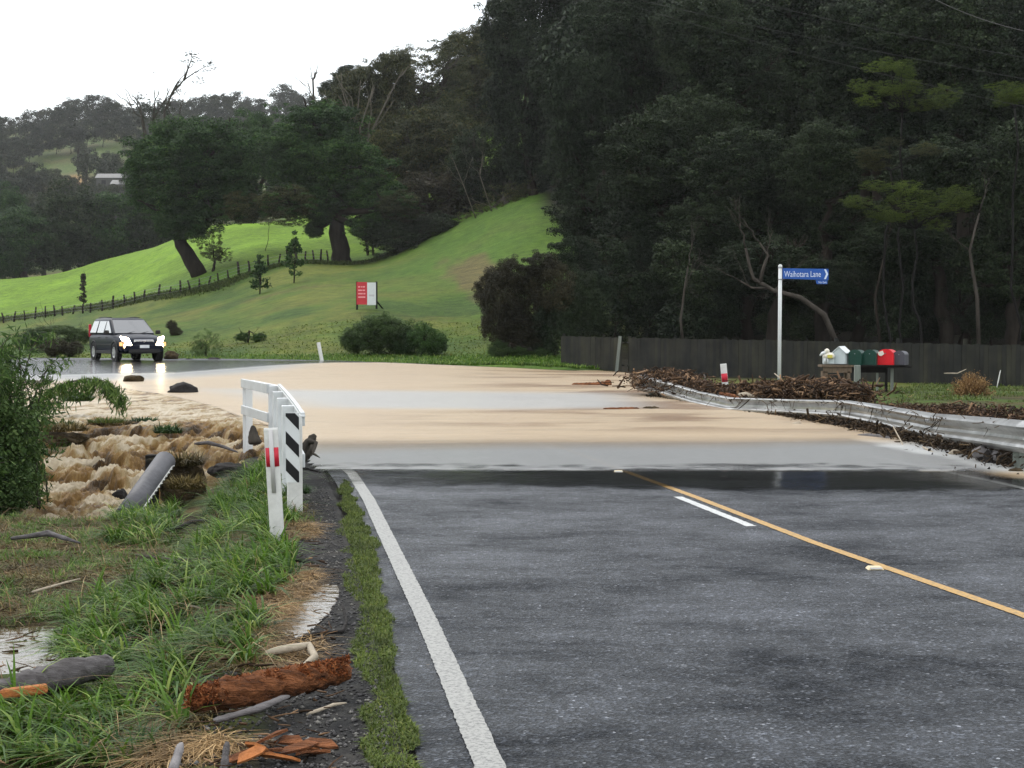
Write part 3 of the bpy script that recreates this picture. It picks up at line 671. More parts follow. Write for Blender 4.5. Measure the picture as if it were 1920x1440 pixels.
# --- the two big paddock trees
tree('oak_tree', 'big round dark green tree with a thick leaning trunk on the bright paddock', (378, 505), 155,
     [(330, 300, 92, 80), (395, 290, 100, 70), (360, 370, 110, 60), (290, 330, 62, 74), (440, 340, 62, 60), (345, 415, 70, 40, -2), (455, 390, 45, 32, -3, 'leaf_olive')],
     'dense', 'leaf_green', trunk=(-2.7, 0, 4.6), trunkw=.72, seed=1)
tree('broadleaf_tree', 'dark green tree crown filling the gap between the two big paddock trees', (470, 480), 229,
     [(468, 262, 70, 62), (520, 300, 45, 55), (440, 330, 60, 60)], 'dense', 'leaf_green', seed=2)
tree('oak_tree', 'broad dark green tree with a stout forked trunk beside the pale-stemmed trees', (645, 498), 153,
     [(600, 250, 92, 66), (560, 300, 66, 58), (650, 310, 92, 62), (700, 370, 72, 48), (620, 370, 70, 44), (690, 425, 44, 26, -2), (590, 430, 22, 18), (540, 380, 60, 34, -4, 'leaf_olive'), (745, 385, 50, 30, -4, 'leaf_olive'), (600, 400, 34, 24)],
     'dense', 'leaf_green', trunk=(-.9, 0, 4.4), trunkw=.85, seed=3)
tree('undergrowth_bush', 'small leafy bush growing at the foot of the leaning tree', (400, 492), 154, [(398, 460, 30, 34), (415, 478, 26, 18)], 'lacy', 'leaf_olive', cat='bush', seed=4)
tree('broadleaf_tree', 'olive brown scrubby tree under the branches of the broad forked tree', (500, 470), 165, [(480, 392, 62, 34), (540, 400, 60, 30)], 'lacy', 'leaf_olive', seed=5, trunkw=.03)
# --- dark trees behind the paddock crest, left
for i, (x, y, rx, ry, lab) in enumerate(((50, 450, 90, 62, 'dark tree mass behind the paddock crest at the left picture edge'), (130, 420, 92, 84, 'tallest dark tree behind the left end of the paddock crest'),
        (215, 425, 88, 74, 'dark tree behind the paddock crest, left of the leaning tree'), (275, 425, 60, 62, 'dark tree half hidden behind the leaning tree trunk'), (10, 400, 60, 60, 'greyish tree behind the crest, cut by the left picture edge'))):
    tree('broadleaf_tree', lab, (x, 520), 246 + 5 * i, [(x, y, rx, ry), (x - 25, y + 34, rx * .7, ry * .7)], 'dense', 'leaf_dark' if i % 2 else 'leaf_green', group='dark trees behind the paddock crest', seed=10 + i)
# --- olive and pale-stemmed trees on the slope
for i, (x, by, D, bl, kind, mt, lab) in enumerate((
    (690, 480, 172, [(680, 180, 66, 60), (735, 150, 55, 56), (700, 250, 80, 60)], 'dense', 'leaf_olive', 'olive brown tree with pale bare stems above the broad forked tree'),
    (790, 470, 178, [(770, 130, 70, 56), (840, 120, 62, 54), (800, 215, 90, 64)], 'lacy', 'leaf_olive', 'lacy olive tree with sky showing through its top'),
    (790, 465, 168, [(790, 270, 92, 72), (850, 300, 80, 66), (740, 300, 72, 64)], 'dense', 'leaf_olive', 'dull olive tree in the middle of the wooded slope'),
    (810, 460, 158, [(800, 370, 80, 50), (870, 360, 74, 56), (760, 420, 62, 36)], 'fine', 'leaf_brown', 'brownish tangled tree with bare twigs above the grassy slope'),
    (900, 440, 156, [(900, 300, 70, 70), (930, 370, 66, 50), (960, 330, 50, 60)], 'fine', 'leaf_dark', 'dark tangled tree above the brown patch of the slope'),
    (950, 430, 150, [(950, 380, 52, 44), (905, 405, 50, 30), (985, 360, 42, 40)], 'lacy', 'leaf_olive', 'small olive shrubby tree at the top corner of the grassy slope'),
    (880, 440, 190, [(900, 180, 80, 70), (870, 110, 66, 54), (930, 90, 60, 60)], 'dense', 'leaf_olive', 'tree on the skyline between the lacy tree and the tall dark ones'),
    (760, 470, 150, [(740, 445, 70, 36), (820, 430, 60, 34)], 'fine', 'leaf_dark', 'low dark scrub under the trees at the upper edge of the grassy slope'),
    (700, 480, 200, [(640, 200, 50, 48), (655, 150, 40, 34), (620, 170, 30, 20)], 'dense', 'leaf_dark', 'dark tree behind the pale-stemmed tree'),
    )):
    r_ = tree('hillside_tree', lab, (x, by), D, bl, kind, mt, bark='bark_mid', group='trees on the wooded slope', seed=30 + i, fork_depth=2)
# pale bare stems
def bare_tree(label, base, D, stems, r0=.12, bark='bark_pale', depth=3, tufts=None, sp=.45):
    X0 = Xa(base[0], D); z0 = h1(X0, D); root = empty('bare_tree', (X0, D, z0), label, 'tree')
    mb = MB(); random.seed(int(base[0]))
    for (pts) in stems:
        q_ = [P(x, y, D + random.uniform(-.6, .6)) - root.location for x, y in pts]
        n_ = len(q_); mb.tube(q_, [r0 * (1 - .75 * i / (n_ - 1)) for i in range(n_)], 6, True, .1)
        for i in range(1, n_):
            for _ in range(2): fork(mb, q_[i], (q_[i] - q_[i - 1]).normalized() + Vector((random.uniform(-.8, .8), random.uniform(-.5, .5), .1)), (q_[i] - q_[i - 1]).length * .45, r0 * (.5 - .4 * i / n_), depth - 1, sp, 4)
    mb.build('trunk', M[bark], root)
    if tufts:
        for (x, y, rx, ry) in tufts:
            o = bpy.data.objects.new('crown', CR['thin'][0]); COL.objects.link(o); o.parent = root; o.location = P(x, y, D) - root.location
            o.scale = (rx * D / F, rx * D / F, ry * D / F); o.rotation_euler = (0, 0, random.uniform(0, 6)); o.material_slots[0].link = 'OBJECT'; o.material_slots[0].material = M['leaf_far']
    return root
bare_tree('tall thin bare tree leaning right with a few leaf tufts against the white sky', (330, 470), 185,
    [[(325, 340), (312, 270), (308, 210), (322, 175), (345, 150), (362, 138), (385, 125)], [(322, 178), (330, 160), (340, 145)], [(340, 300), (335, 230), (340, 190)], [(345, 150), (352, 130), (360, 108)]],
    .17, 'bark_mid', 2, [(358, 108, 24, 14), (395, 124, 18, 14), (372, 150, 16, 10), (335, 172, 12, 8), (290, 136, 9, 3)])
bare_tree('two-stemmed thin tree with small round crowns beside the leaning bare tree', (275, 470), 188,
    [[(285, 330), (268, 230), (262, 195)], [(285, 330), (288, 225), (290, 190)]], .3, 'bark_mid', 2, [(265, 190, 24, 20), (300, 200, 28, 20), (282, 214, 20, 14)])
bare_tree('bare dead spike of a tree rising above the broad forked tree', (590, 470), 178, [[(592, 300), (588, 190), (586, 150), (582, 128)], [(588, 190), (587, 150), (596, 125)]], .14, 'bark_mid', 1)
bare_tree('cluster of pale bare stems rising out of the olive trees', (700, 480), 158,
    [[(650, 480), (622, 230), (612, 185)], [(690, 480), (660, 250), (650, 200), (642, 170)], [(690, 480), (675, 240), (692, 190), (700, 160)], [(700, 480), (690, 260), (720, 200), (745, 150), (770, 120)]], .13, 'bark_pale', 1)
bare_tree('grey crooked bare branches showing in the dark scrub above the grass slope', (880, 440), 148,
    [[(900, 430), (870, 350), (850, 300)], [(930, 420), (900, 330), (905, 290)], [(960, 420), (930, 390), (900, 380)]], .07, 'bark_pale', 2)

# --- tall forest on the right
def spray(cx, cy, rx, ry, n_, sd_):
    r_ = np.random.default_rng(sd_); o_ = []
    for _ in range(n_):
        a, q_ = r_.uniform(0, 6.28), r_.random() ** .5; o_.append((cx + math.cos(a) * q_ * rx, cy + math.sin(a) * q_ * ry, r_.uniform(20, 40), r_.uniform(10, 18), r_.uniform(-3, -.5)))
    return o_
FT = [  # base x, D, blobs, kind, material, label
 (1000, 150, [(960, 60, 70, 90), (985, 180, 80, 90), (1000, 290, 66, 80)], 'dense', 'leaf_dark', 'tall dark tree at the left edge of the forest, against the sky'),
 (1075, 138, [(1040, -20, 110, 90), (1070, 120, 100, 100), (1090, 240, 80, 90)], 'dense', 'leaf_dark', 'tall dark tree second from the left edge of the forest'),
 (1090, 96, [(1100, 190, 82, 96), (1085, 300, 66, 80), (1120, 400, 92, 70)], 'fine', 'leaf_dark', 'grey-green tree whose lower branches reach over the grassy slope'),
 (1190, 100, [(1180, 60, 110, 100), (1210, 200, 110, 100)], 'fine', 'leaf_dark', 'high grey-green crown at the top of the picture above the board fence end'),
 (1260, 84, [(1210, 300, 110, 90), (1290, 260, 110, 100), (1250, 420, 120, 80)], 'fine', 'leaf_dark', 'wide fine-leaved tree behind the left part of the board fence'),
 (1350, 92, [(1330, 80, 120, 110), (1400, 170, 110, 100)], 'fine', 'leaf_dark', 'high grey-green crown left of the power lines'),
 (1400, 78, [(1390, 320, 110, 90), (1340, 430, 100, 66), (1460, 400, 90, 66)], 'fine', 'leaf_dark', 'fine-leaved tree above the street sign'),
 (1490, 96, [(1480, 40, 130, 100), (1540, 170, 100, 100)], 'dense', 'leaf_dark', 'high dark crown under the power lines'),
 (1540, 74, [(1540, 300, 90, 80), (1590, 430, 90, 60)], 'dense', 'leaf_dark', 'dark tree right of the street sign'),
 (1640, 84, [(1620, 100, 110, 110), (1680, 240, 110, 90)], 'dense', 'leaf_dark', 'dark tree behind the upper yellow-green spray'),
 (1700, 66, spray(1695, 165, 88, 56, 16, 1), 'lacy', 'leaf_lime', 'yellow-green leaf spray in the upper right of the forest'),
 (1720, 62, spray(1720, 380, 118, 44, 20, 2), 'lacy', 'leaf_lime', 'yellow-green layered branches above the mailboxes'),
 (1900, 64, spray(1905, 172, 40, 34, 7, 3), 'lacy', 'leaf_lime', 'yellow-green leaf spray at the right picture edge'),
 (1670, 66, spray(1690, 290, 80, 26, 7, 4), 'lacy', 'leaf_olive', 'dull green branch layer between the two yellow-green sprays'),
 (1790, 80, [(1760, 60, 120, 110), (1850, 190, 120, 110)], 'dense', 'leaf_dark', 'dark tree behind the power lines at the upper right'),
 (1780, 72, [(1760, 330, 110, 80), (1690, 460, 110, 60)], 'dense', 'leaf_dark', 'dark tree directly behind the mailboxes'),
 (1900, 70, [(1900, 350, 110, 120), (1890, 500, 110, 80)], 'dense', 'leaf_dark', 'near-black tree at the right picture edge behind the brush pile'),
 (1960, 82, [(1960, 60, 110, 120), (2030, 220, 120, 120)], 'dense', 'leaf_dark', 'dark tree cut by the upper right picture corner'),
 (1440, 70, [(1430, 500, 110, 50), (1530, 520, 90, 44)], 'fine', 'leaf_dark', 'low leafy tree just behind the street sign'),
 (2080, 78, [(2080, 300, 130, 150), (2090, 480, 120, 100)], 'dense', 'leaf_dark', 'dark tree just past the right picture edge'),
 (1220, 90, [(1200, 510, 90, 60), (1130, 490, 70, 50)], 'fine', 'leaf_brown', 'brownish thicket above the left end of the board fence'),
 (1330, 84, [(1320, 560, 80, 50), (1400, 580, 80, 46)], 'twiggy', 'leaf_brown', 'twiggy undergrowth above the board fence left of the street sign'),
 (1600, 76, [(1590, 560, 90, 50), (1680, 580, 80, 46)], 'twiggy', 'leaf_dark', 'twiggy undergrowth above the board fence behind the mailboxes'),
 (1800, 74, [(1790, 570, 90, 56), (1900, 590, 80, 50)], 'twiggy', 'leaf_dark', 'dark undergrowth above the right end of the board fence'),
]
for i, (bx, D, bl, kind, mt, lab) in enumerate(FT):
    tree('forest_tree', lab, (bx, 600), D, bl, kind, mt, bark='timber_black' if 'lime' in mt or 'branch layer' in lab else 'bark_dark', group=GROUP_FOREST, seed=60 + i, trunkw=.05 if 'lime' in mt or 'branch layer' in lab else .32 if D < 90 else .45, fork_depth=2 if kind in ('fine', 'twiggy') else 1)
# back row that closes the forest against the hill behind
random.seed(5)
for i in range(16):
    D = 118 + 9 * (i % 4); x = 1120 + i * 62
    tree('forest_tree', 'dark tree deep in the forest behind the front row of crowns', (x, 560), D, [(x, 120 + 60 * (i % 3) , 120, 150), (x + 30, 400, 120, 110)], 'far', 'leaf_dark', group='trees deep in the forest', seed=90 + i, trunkw=.4)
for i in range(8):
    D = 235 + 12 * (i % 3); x = 760 + i * 60; y = [215, 190, 165, 130, 60, 40, 30, 20][i]
    tree('hillside_tree', 'dark tree high on the wooded hill behind the slope trees', (x, 300), D, [(x, y, 62, 56), (x - 20, y + 80, 66, 56)], 'far', 'leaf_dark', group='trees high on the wooded hill', seed=110 + i)
# undergrowth that closes the view below the crowns
random.seed(21)
for i in range(15):
    x = 1090 + i * 64; D = 72 + 5 * (i % 3)
    tree('undergrowth_bush', 'dark undergrowth bush in the shade just behind the board fence', (x, 640), D, [(x, 600, 58, 50), (x + 22, 540, 56, 50), (x - 20, 480, 52, 44)], 'far' if i % 2 else 'shrub', 'leaf_dark', cat='bush', group='shaded undergrowth behind the board fence', seed=500 + i, trunkw=.06)
for i in range(9):
    x = 1500 + i * 62; D = 100 + 6 * (i % 3)
    tree('forest_tree', 'dark crown at the top of the forest behind the power lines', (x, 500), D, [(x, -20 + 30 * (i % 2), 90, 90), (x + 20, 120, 90, 90), (x, 240, 90, 90)], 'far', 'leaf_dark', group='crowns behind the power lines', seed=530 + i, trunkw=.4)
for i in range(9):
    x = 1180 + i * 100
    tree('forest_tree', 'tall dark tree on the hill crest above the forest', (x, 300), 165, [(x, -90, 130, 110), (x + 40, 60, 130, 120)], 'far', 'leaf_dark', group='trees on the crest above the forest', seed=580 + i, trunkw=.5)
# more trees hiding the foot of the far hill
for k, (x, y, D, r_) in enumerate([(15, 345, 440, 30), (95, 330, 450, 22), (130, 345, 440, 26), (165, 300, 460, 30), (210, 300, 470, 24), (40, 385, 380, 44), (110, 385, 390, 40), (190, 370, 390, 40), (250, 350, 400, 36), (-10, 318, 470, 26), (150, 275, 520, 16), (225, 268, 560, 14), (20, 290, 560, 16)]):
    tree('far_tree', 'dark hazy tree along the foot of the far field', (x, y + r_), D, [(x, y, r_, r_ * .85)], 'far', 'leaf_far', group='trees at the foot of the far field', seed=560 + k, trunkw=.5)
# visible pale trunks under the canopy
def branchy(label, base, D, stems, r0, bark):
    X0 = Xa(base[0], D); root = empty('crooked_tree', (X0, D, h1(X0, D)), label, 'tree', GROUP_FOREST); mb = MB(); random.seed(int(base[0]) + 3)
    for pts in stems:
        q_ = [P(x, y, D) - root.location for x, y in pts[0]]; n_ = len(q_)
        mb.tube(q_, [pts[1] * (1 - .6 * i / (n_ - 1)) for i in range(n_)], 7, True, .1)
        fork(mb, q_[-1], q_[-1] - q_[-2], 1.0, pts[1] * .35, 2, .6, 4); fork(mb, q_[len(q_) // 2], Vector((random.uniform(-1, 1), 0, .5)), .9, pts[1] * .3, 2, .6, 4)
    mb.build('trunk', M[bark], root); return root
branchy('pale crooked tree bending low to the left of the street sign pole', (1560, 640), 62, [([(1575, 660), (1545, 590), (1500, 558), (1450, 545), (1412, 522), (1405, 498), (1398, 465)], .125), ([(1425, 530), (1432, 500), (1440, 478), (1424, 455)], .08), ([(1440, 540), (1410, 540), (1385, 525)], .06)], .17, 'bark_mid')
branchy('slender trunk behind the board fence left of the street sign', (1278, 640), 66, [([(1282, 660), (1276, 600), (1283, 545), (1290, 500)], .07)], .07, 'bark_mid')
branchy('pale thin trunk behind the right end of the board fence', (1830, 640), 64, [([(1836, 680), (1832, 560), (1818, 470), (1836, 400)], .09)], .09, 'bark_mid')
branchy('thin leaning trunk behind the mailboxes', (1650, 640), 66, [([(1655, 680), (1640, 560), (1660, 470)], .08)], .08, 'bark_dark')

# --- haze-side: trees on the far hills
far_things = [(185, 325, 250 + 190, 46, 48, 'round grey tree on the far slope beside the pale field'), (60, 335, 430, 44, 34, 'grey tree at the foot of the pale far field'), (120, 350, 415, 34, 30, 'small grey tree between the two round far trees'), (20, 360, 400, 52, 44, 'grey tree low on the far slope at the left picture edge'), (240, 330, 420, 30, 32, 'grey tree beside the far farm roof')]
for i, (x, y, D, rx, ry, lab) in enumerate(far_things):
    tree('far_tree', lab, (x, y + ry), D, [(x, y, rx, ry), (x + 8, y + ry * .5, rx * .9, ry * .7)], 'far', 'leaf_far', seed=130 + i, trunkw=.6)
random.seed(11)
crest = [(-40, 232), (0, 222), (60, 215), (100, 200), (150, 186), (200, 184), (235, 205), (260, 215), (330, 190), (380, 184), (430, 174), (475, 186), (500, 205), (530, 172), (580, 178), (640, 200), (700, 200)]
cxp = [c_[0] for c_ in crest]; cyp = [c_[1] for c_ in crest]
n_row = 0
for row, (Dr, dy, step) in enumerate(((690, 12, 27), (650, 34, 30), (610, 56, 30), (575, 78, 32))):
    for x in np.arange(-40, 700, step):
        if row == 3 and 40 < x < 260: continue
        if row == 2 and 205 < x < 250: continue
        x_ = x + random.uniform(-9, 9); y_ = np.interp(x_, cxp, cyp) + dy + random.uniform(-4, 6); r_ = random.uniform(24, 34)
        hb = hit(x_, y_ + r_ * 1.0, 300, 1200); Dr_ = min(Dr, hb.y - 4) if hb.y > 420 else Dr
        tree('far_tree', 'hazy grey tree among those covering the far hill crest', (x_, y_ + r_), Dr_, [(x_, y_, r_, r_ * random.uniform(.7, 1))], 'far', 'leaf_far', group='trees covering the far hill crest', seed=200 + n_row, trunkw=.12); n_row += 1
random.seed(19)
for k, (x, y, D, r_) in enumerate([(-30, 290, 560, 40), (10, 285, 560, 34), (-60, 330, 470, 60), (30, 410, 330, 60), (-20, 430, 320, 60), (85, 390, 350, 44), (300, 300, 520, 40), (360, 290, 520, 50), (430, 280, 500, 50), (500, 270, 480, 50), (560, 260, 480, 44), (330, 360, 400, 50), (250, 375, 380, 34), (150, 380, 370, 36), (540, 330, 330, 60), (460, 380, 320, 50)]):
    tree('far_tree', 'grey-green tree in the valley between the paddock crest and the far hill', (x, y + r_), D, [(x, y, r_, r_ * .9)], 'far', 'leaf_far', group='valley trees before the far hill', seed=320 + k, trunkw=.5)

# --- shrubs
def shrub(label, base, D, blobs, kind='shrub', mat='leaf_bush', name='shrub', group=None, seed=0):
    hb = hit(base[0], base[1] - 1); D = hb.y if abs(hb.y - D) < 25 else D
    return tree(name, label, base, D, blobs, kind, mat, cat='bush', group=group, seed=seed, trunkw=.05, fork_depth=2)
shrub('large rounded green bush in front of the property sign', (700, 668), 64, [(690, 632, 52, 36), (745, 630, 56, 38), (718, 618, 42, 32), (660, 640, 30, 26)], seed=400)
shrub('darker squared bush joined to the right of the rounded green bush', (790, 668), 63.5, [(800, 636, 42, 34), (770, 642, 40, 28), (822, 646, 22, 24)], mat='leaf_green', seed=401)
shrub('tall dark twiggy shrub at the left end of the board fence', (950, 668), 63, [(945, 560, 52, 70), (990, 580, 60, 80), (1035, 540, 52, 60), (930, 610, 40, 44), (1000, 640, 50, 34), (915, 540, 30, 40), (960, 520, 40, 40), (975, 630, 60, 40), (1010, 500, 40, 30)], 'shrub', 'leaf_brown', seed=402)
shrub('dark shrub pressed against the end of the board fence', (1040, 668), 62.5, [(1040, 600, 46, 70), (1085, 560, 52, 60), (1000, 655, 34, 24)], 'shrub', 'leaf_dark', seed=403)
shrub('leafy low plant at the foot of the dark twiggy shrub', (940, 672), 61.5, [(935, 655, 26, 18), (975, 662, 24, 14), (1015, 664, 24, 12)], 'shrub', 'leaf_bush', seed=404)
shrub('grey-green rounded shrub standing at the roadside right of the car', (388, 672), 68, [(388, 648, 30, 30), (375, 655, 20, 20)], 'twiggy', 'leaf_bush', seed=405)
shrub('low dark shrub on the verge right of the grey-green roadside shrub', (465, 645), 74, [(455, 632, 18, 10), (485, 633, 18, 10)], 'shrub', 'leaf_green', seed=406)
shrub('reddish brown low shrub just above the car headlights', (322, 630), 78, [(322, 610, 13, 11), (330, 622, 14, 10)], 'shrub', 'leaf_brown', seed=407)
for i, (x, y, rx, ry, D, mt, lab) in enumerate(((60, 640, 40, 22, 72, 'leaf_green', 'leafy hedge clump on the verge farthest left'), (105, 652, 34, 20, 70, 'leaf_brown', 'brownish clump of hedge behind the road left of the car'), (140, 632, 36, 18, 74, 'leaf_bush', 'green hedge clump just left of the car'), (100, 620, 60, 12, 82, 'leaf_bush', 'low green strip of scrub under the paddock fence'), (190, 628, 40, 16, 76, 'leaf_green', 'hedge clump behind the car'), (135, 655, 26, 16, 69.5, 'leaf_brown', 'brown weeds beside the rear wheel of the car'))):
    shrub(lab, (x, y + ry), D, [(x, y, rx, ry)], 'shrub', mt, seed=410 + i)
# young conifers and saplings in the paddock
def sapling(label, x, y0, y1, D, w_, mat, seed):
    random.seed(seed); X0 = Xa(x, D); z0 = h1(X0, D); root = empty('sapling', (X0, D, z0), label, 'young tree'); H = (y1 - y0) * D / F; mb = MB(); pts_ = []; 
    mb.tube([(0, 0, -.2), (.03 * H, 0, H * .5), (-.02 * H, 0, H)], [.06, .04, .01], 5)
    c = []; 
    for i in range(30):
        t = random.uniform(.12, .98); a = random.uniform(0, 6.28); L = (1 - t) * .55 * H * w_ + .1
        e = Vector((math.cos(a) * L, math.sin(a) * L, t * H + L * .25)); mb.tube([(0, 0, t * H), e * Vector((.5, .5, 1)).length * 0 + e], [.02, .006], 4)
        for k in range(26): q_ = Vector((0, 0, t * H)).lerp(e, random.random() ** .6); c.append(q_ + Vector((random.gauss(0, .1), random.gauss(0, .1), random.gauss(0, .08))))
    c = np.array([tuple(p_) for p_ in c]); nr = unit(len(c)); v, f = leaf_quads(c, nr, np.full(len(c), .13), .5)
    mb.build('trunk', M['bark_dark'], root); link('crown', np_mesh('crown', v, f), M[mat], root)
sapling('thin young tree left of the taller young conifer on the slope', 488, 470, 545, 118, .5, 'leaf_green', 1)
sapling('bushy young conifer standing on the slope left of the property sign', 552, 440, 535, 122, .55, 'leaf_green', 2)
sapling('lone bare sapling in the bright paddock above the car', 158, 500, 560, 170, .14, 'leaf_brown', 3)

# ------------------------------------------------------------------ paddock fence
root = empty('paddock_fence', (FENCE_X[2], FENCE_Y[2], h1(FENCE_X[2], FENCE_Y[2])), 'old leaning post and wire fence crossing the paddock behind the car', 'fence')
pm = []
for k in range(4):
    mb = MB(); mb.tube([(0, 0, -.3), (random.uniform(-.06, .06), 0, .55), (random.uniform(-.14, .14), .02, 1.15)], [.09, .085, .07], 6, True, .15); pm.append(mb.mesh('post'))
for q_ in pm: q_.materials.append(M['bark_dark'])
px_list = [8, 28, 48, 67, 87, 104, 119, 138, 157, 171, 193, 213, 234, 254, 273, 298, 320, 339, 357, 375, 393, 411, 430, 449, 468, 486, 505, 523, 541, 558, 575, 590, 603, 616]
posts = []
yr = lambda x: np.interp(x, [0, 104, 213, 339, 449, 520, 620], [608, 602, 590, 552, 520, 505, 486])
for i, x in enumerate(px_list):
    D = float(np.interp(x, [0, 104, 339, 480, 620], [166, 163, 146, 146, 150])); Xp = Xa(x, D); z = h1(Xp, D)
    pm_ = pm[i % 4]; o = bpy.data.objects.new('post', pm_); COL.objects.link(o); o.parent = root; o.location = Vector((Xp, D, z)) - root.location
    s_ = random.uniform(.85, 1.1) * (1.25 if x in (104, 213, 339, 449) else 1); o.scale = (s_ * 1.15, s_ * 1.15, s_ * random.uniform(.85, 1.1)); o.rotation_euler = (random.uniform(-.1, .1), random.uniform(-.14, .1), random.uniform(0, 3)); posts.append(Vector((Xp, D, z)) - root.location)
for hgt in (.3, .6, .9):
    mb = MB(); mb.tube([p_ + Vector((0, -.08, hgt)) for p_ in posts], .012, 4); mb.build('wire', M['galv_dark'], root)

# ------------------------------------------------------------------ board fence on the right
M['fence_wood'] = leafmat('fence_wood', (.016, .018, .017), (.032, .034, .032), (.05, .05, .046), 0, .85, 1.2, .1)
FA = Vector((Xa(1052, 60.5), 60.5, 0)); FB = Vector((Xa(1168, 57.5), 57.5, 0)); FC = Vector((Xa(1960, 44), 44, 0))
root = empty('board_fence', FA, 'long dark paling fence below the forest edge with one broken pale paling', 'fence')
def board_mesh(h, seed):
    random.seed(seed); mb = MB(); mb.box((0, 0, h / 2), (.142, .019, h)); me = mb.mesh('paling'); me.materials.append(M['fence_wood']); return me
bms = [board_mesh(1.30 + .006 * i, i) for i in range(5)]
top_y = lambda x: np.interp(x, [1050, 1168, 1600, 1920], [630, 633, 641, 648]); bot_y = lambda x: np.interp(x, [1050, 1110, 1168, 1920], [690, 693, 698, 724])
def fence_run(A, B, skip=()):
    d = (B - A); L = d.length; d.normalize(); a = math.atan2(d.y, d.x); n_ = int(L / .15)
    for i in range(n_):
        if i in skip: continue
        p = A + d * (i + .5) * .15; xx = W2 + F * p.x / p.y
        zt = CAMZ - (top_y(xx) - HOR) / F * p.y; zb = CAMZ - (bot_y(xx) - HOR) / F * p.y - .12
        o = bpy.data.objects.new('paling', bms[random.randrange(5)]); COL.objects.link(o); o.parent = root
        o.location = Vector((p.x, p.y + random.uniform(-.004, .004), zb + random.uniform(-.01, .01))) - root.location
        o.rotation_euler = (random.uniform(-.006, .006), random.uniform(-.006, .006), a); o.scale = (1, 1, (zt - zb) / 1.31)
    for hh in (.25, 1.05):
        mb = MB(); q_ = []
        for k in range(9):
            p = A.lerp(B, k / 8); xx = W2 + F * p.x / p.y; zb = CAMZ - (bot_y(xx) - HOR) / F * p.y
            q_.append(Vector((p.x, p.y, zb + hh)) - root.location + Vector((-d.y, d.x, 0)) * .05)
        mb.tube(q_, .035, 4); mb.build('rail', M['fence_wood'], root)
    for k in range(int(L / 2.4) + 1):
        p = A + d * min(L, k * 2.4); xx = W2 + F * p.x / p.y; zb = CAMZ - (bot_y(xx) - HOR) / F * p.y
        mb = MB(); mb.box((0, 0, .55), (.1, .1, 1.5)); mb.build('post', M['fence_wood'], root, loc=Vector((p.x, p.y, zb)) - root.location + Vector((-d.y, d.x, 0)) * .14)
fence_run(FA, FB); fence_run(FB + Vector((.12, 0, 0)), FC, (0, ))
mb = MB(); mb.box((0, 0, .62), (.11, .02, 1.28)); o = mb.build('paling', M['timber_grey'], root, loc=P(1156, 696, 57.3) - root.location, rot=(0, .10, 0)); o['label'] = 'broken pale leaning paling'
mb = MB(); q_ = [P(1855, 662, 46) , P(1852, 690, 46), P(1856, 712, 46)]; mb.tube([p_ - root.location for p_ in q_], [.05, .06, .05], 6); o = mb.build('paling', M['timber_grey'], root); o['label'] = 'pale weathered upright stake'

# ------------------------------------------------------------------ guardrail
gpts = [(2000, 826, 17.0), (1920, 819, 18), (1850, 810.5, 19.6), (1750, 800, 22.2), (1640, 779, 25.5), (1590, 771, 26.6), (1572, 769.5, 27), (1480, 766, 29.5), (1400, 762.5, 31.2), (1367, 761, 32), (1305, 748, 34.5), (1258, 733, 36.3), (1199, 717, 38.3)]
gp = [P(*g_) for g_ in gpts]
e0 = gp[0] + (gp[0] - gp[1]).normalized() * 9; e0.z = .55; gp = [e0] + gp
lean = [0, 0, 0, .05, .12, .25, .35, .4, .5, .5, .45, .5, .45, .3]
prof = [(.0, .155), (.022, .15), (.085, .118), (.10, .095), (.085, .07), (.012, .03), (.0, 0), (.012, -.03), (.085, -.07), (.10, -.095), (.085, -.118), (.022, -.15), (.0, -.155)]
root = empty('guardrail', gp[2] * 1, 'battered galvanised W-beam guardrail bent back and choked with flood debris', 'guardrail')
root.location = (gp[2].x, gp[2].y, 0)
def beam_seg(pts, leans):
    vs = []; fs = []; n_ = len(prof); N = len(pts)
    for i in range(N):
        t = (pts[min(i + 1, N - 1)] - pts[max(i - 1, 0)]).normalized(); out = Vector((-t.y, t.x, 0)).normalized()
        if out.x > 0: out = -out
        u_ = Vector((0, 0, 1)); L_ = leans[i]; oo = out * math.cos(L_) + u_ * math.sin(L_); uu = u_ * math.cos(L_) - out * math.sin(L_)
        for (d_, z_) in prof: vs.append(pts[i] + oo * d_ + uu * z_ * 1.2 - root.location)
        for (d_, z_) in prof: vs.append(pts[i] + oo * (d_ - .006) + uu * z_ * 1.2 - root.location)
    for i in range(N - 1):
        for k in range(n_ - 1):
            a = i * 2 * n_ + k; b = (i + 1) * 2 * n_ + k
            fs.append((a, a + 1, b + 1, b)); fs.append((a + n_, b + n_, b + n_ + 1, a + n_ + 1))
    me = bpy.data.meshes.new('beam'); me.from_pydata([tuple(v_) for v_ in vs], [], fs); me.update(); return me
# finer path
def densify(pts, leans, k=5):
    q_ = []; l_ = []
    for i in range(len(pts) - 1):
        for j in range(k): q_.append(pts[i].lerp(pts[i + 1], j / k)); l_.append(leans[i] + (leans[i + 1] - leans[i]) * j / k)
    q_.append(pts[-1]); l_.append(leans[-1]); return q_, l_
gq, gl_ = densify(gp, lean)
for a, b in ((0, 20), (20, 36), (36, 51), (51, len(gq) - 1)):
    link('beam', beam_seg(gq[a:b + 1], gl_[a:b + 1]), M['galv'], root)
for i in (2, 12, 17, 22, 27, 37, 44, 51, 58, 64):
    if i >= len(gq): continue
    p = gq[i]; mb = MB(); mb.box((0, 0, 0), (.15, .15, p.z + .45)); mb.build('post', M['timber_grey'], root, loc=Vector((p.x + .17, p.y + .04, (p.z + .1 - .35) / 2)) - root.location, rot=(random.uniform(-.05, .05), gl_[i] * .6, .2))
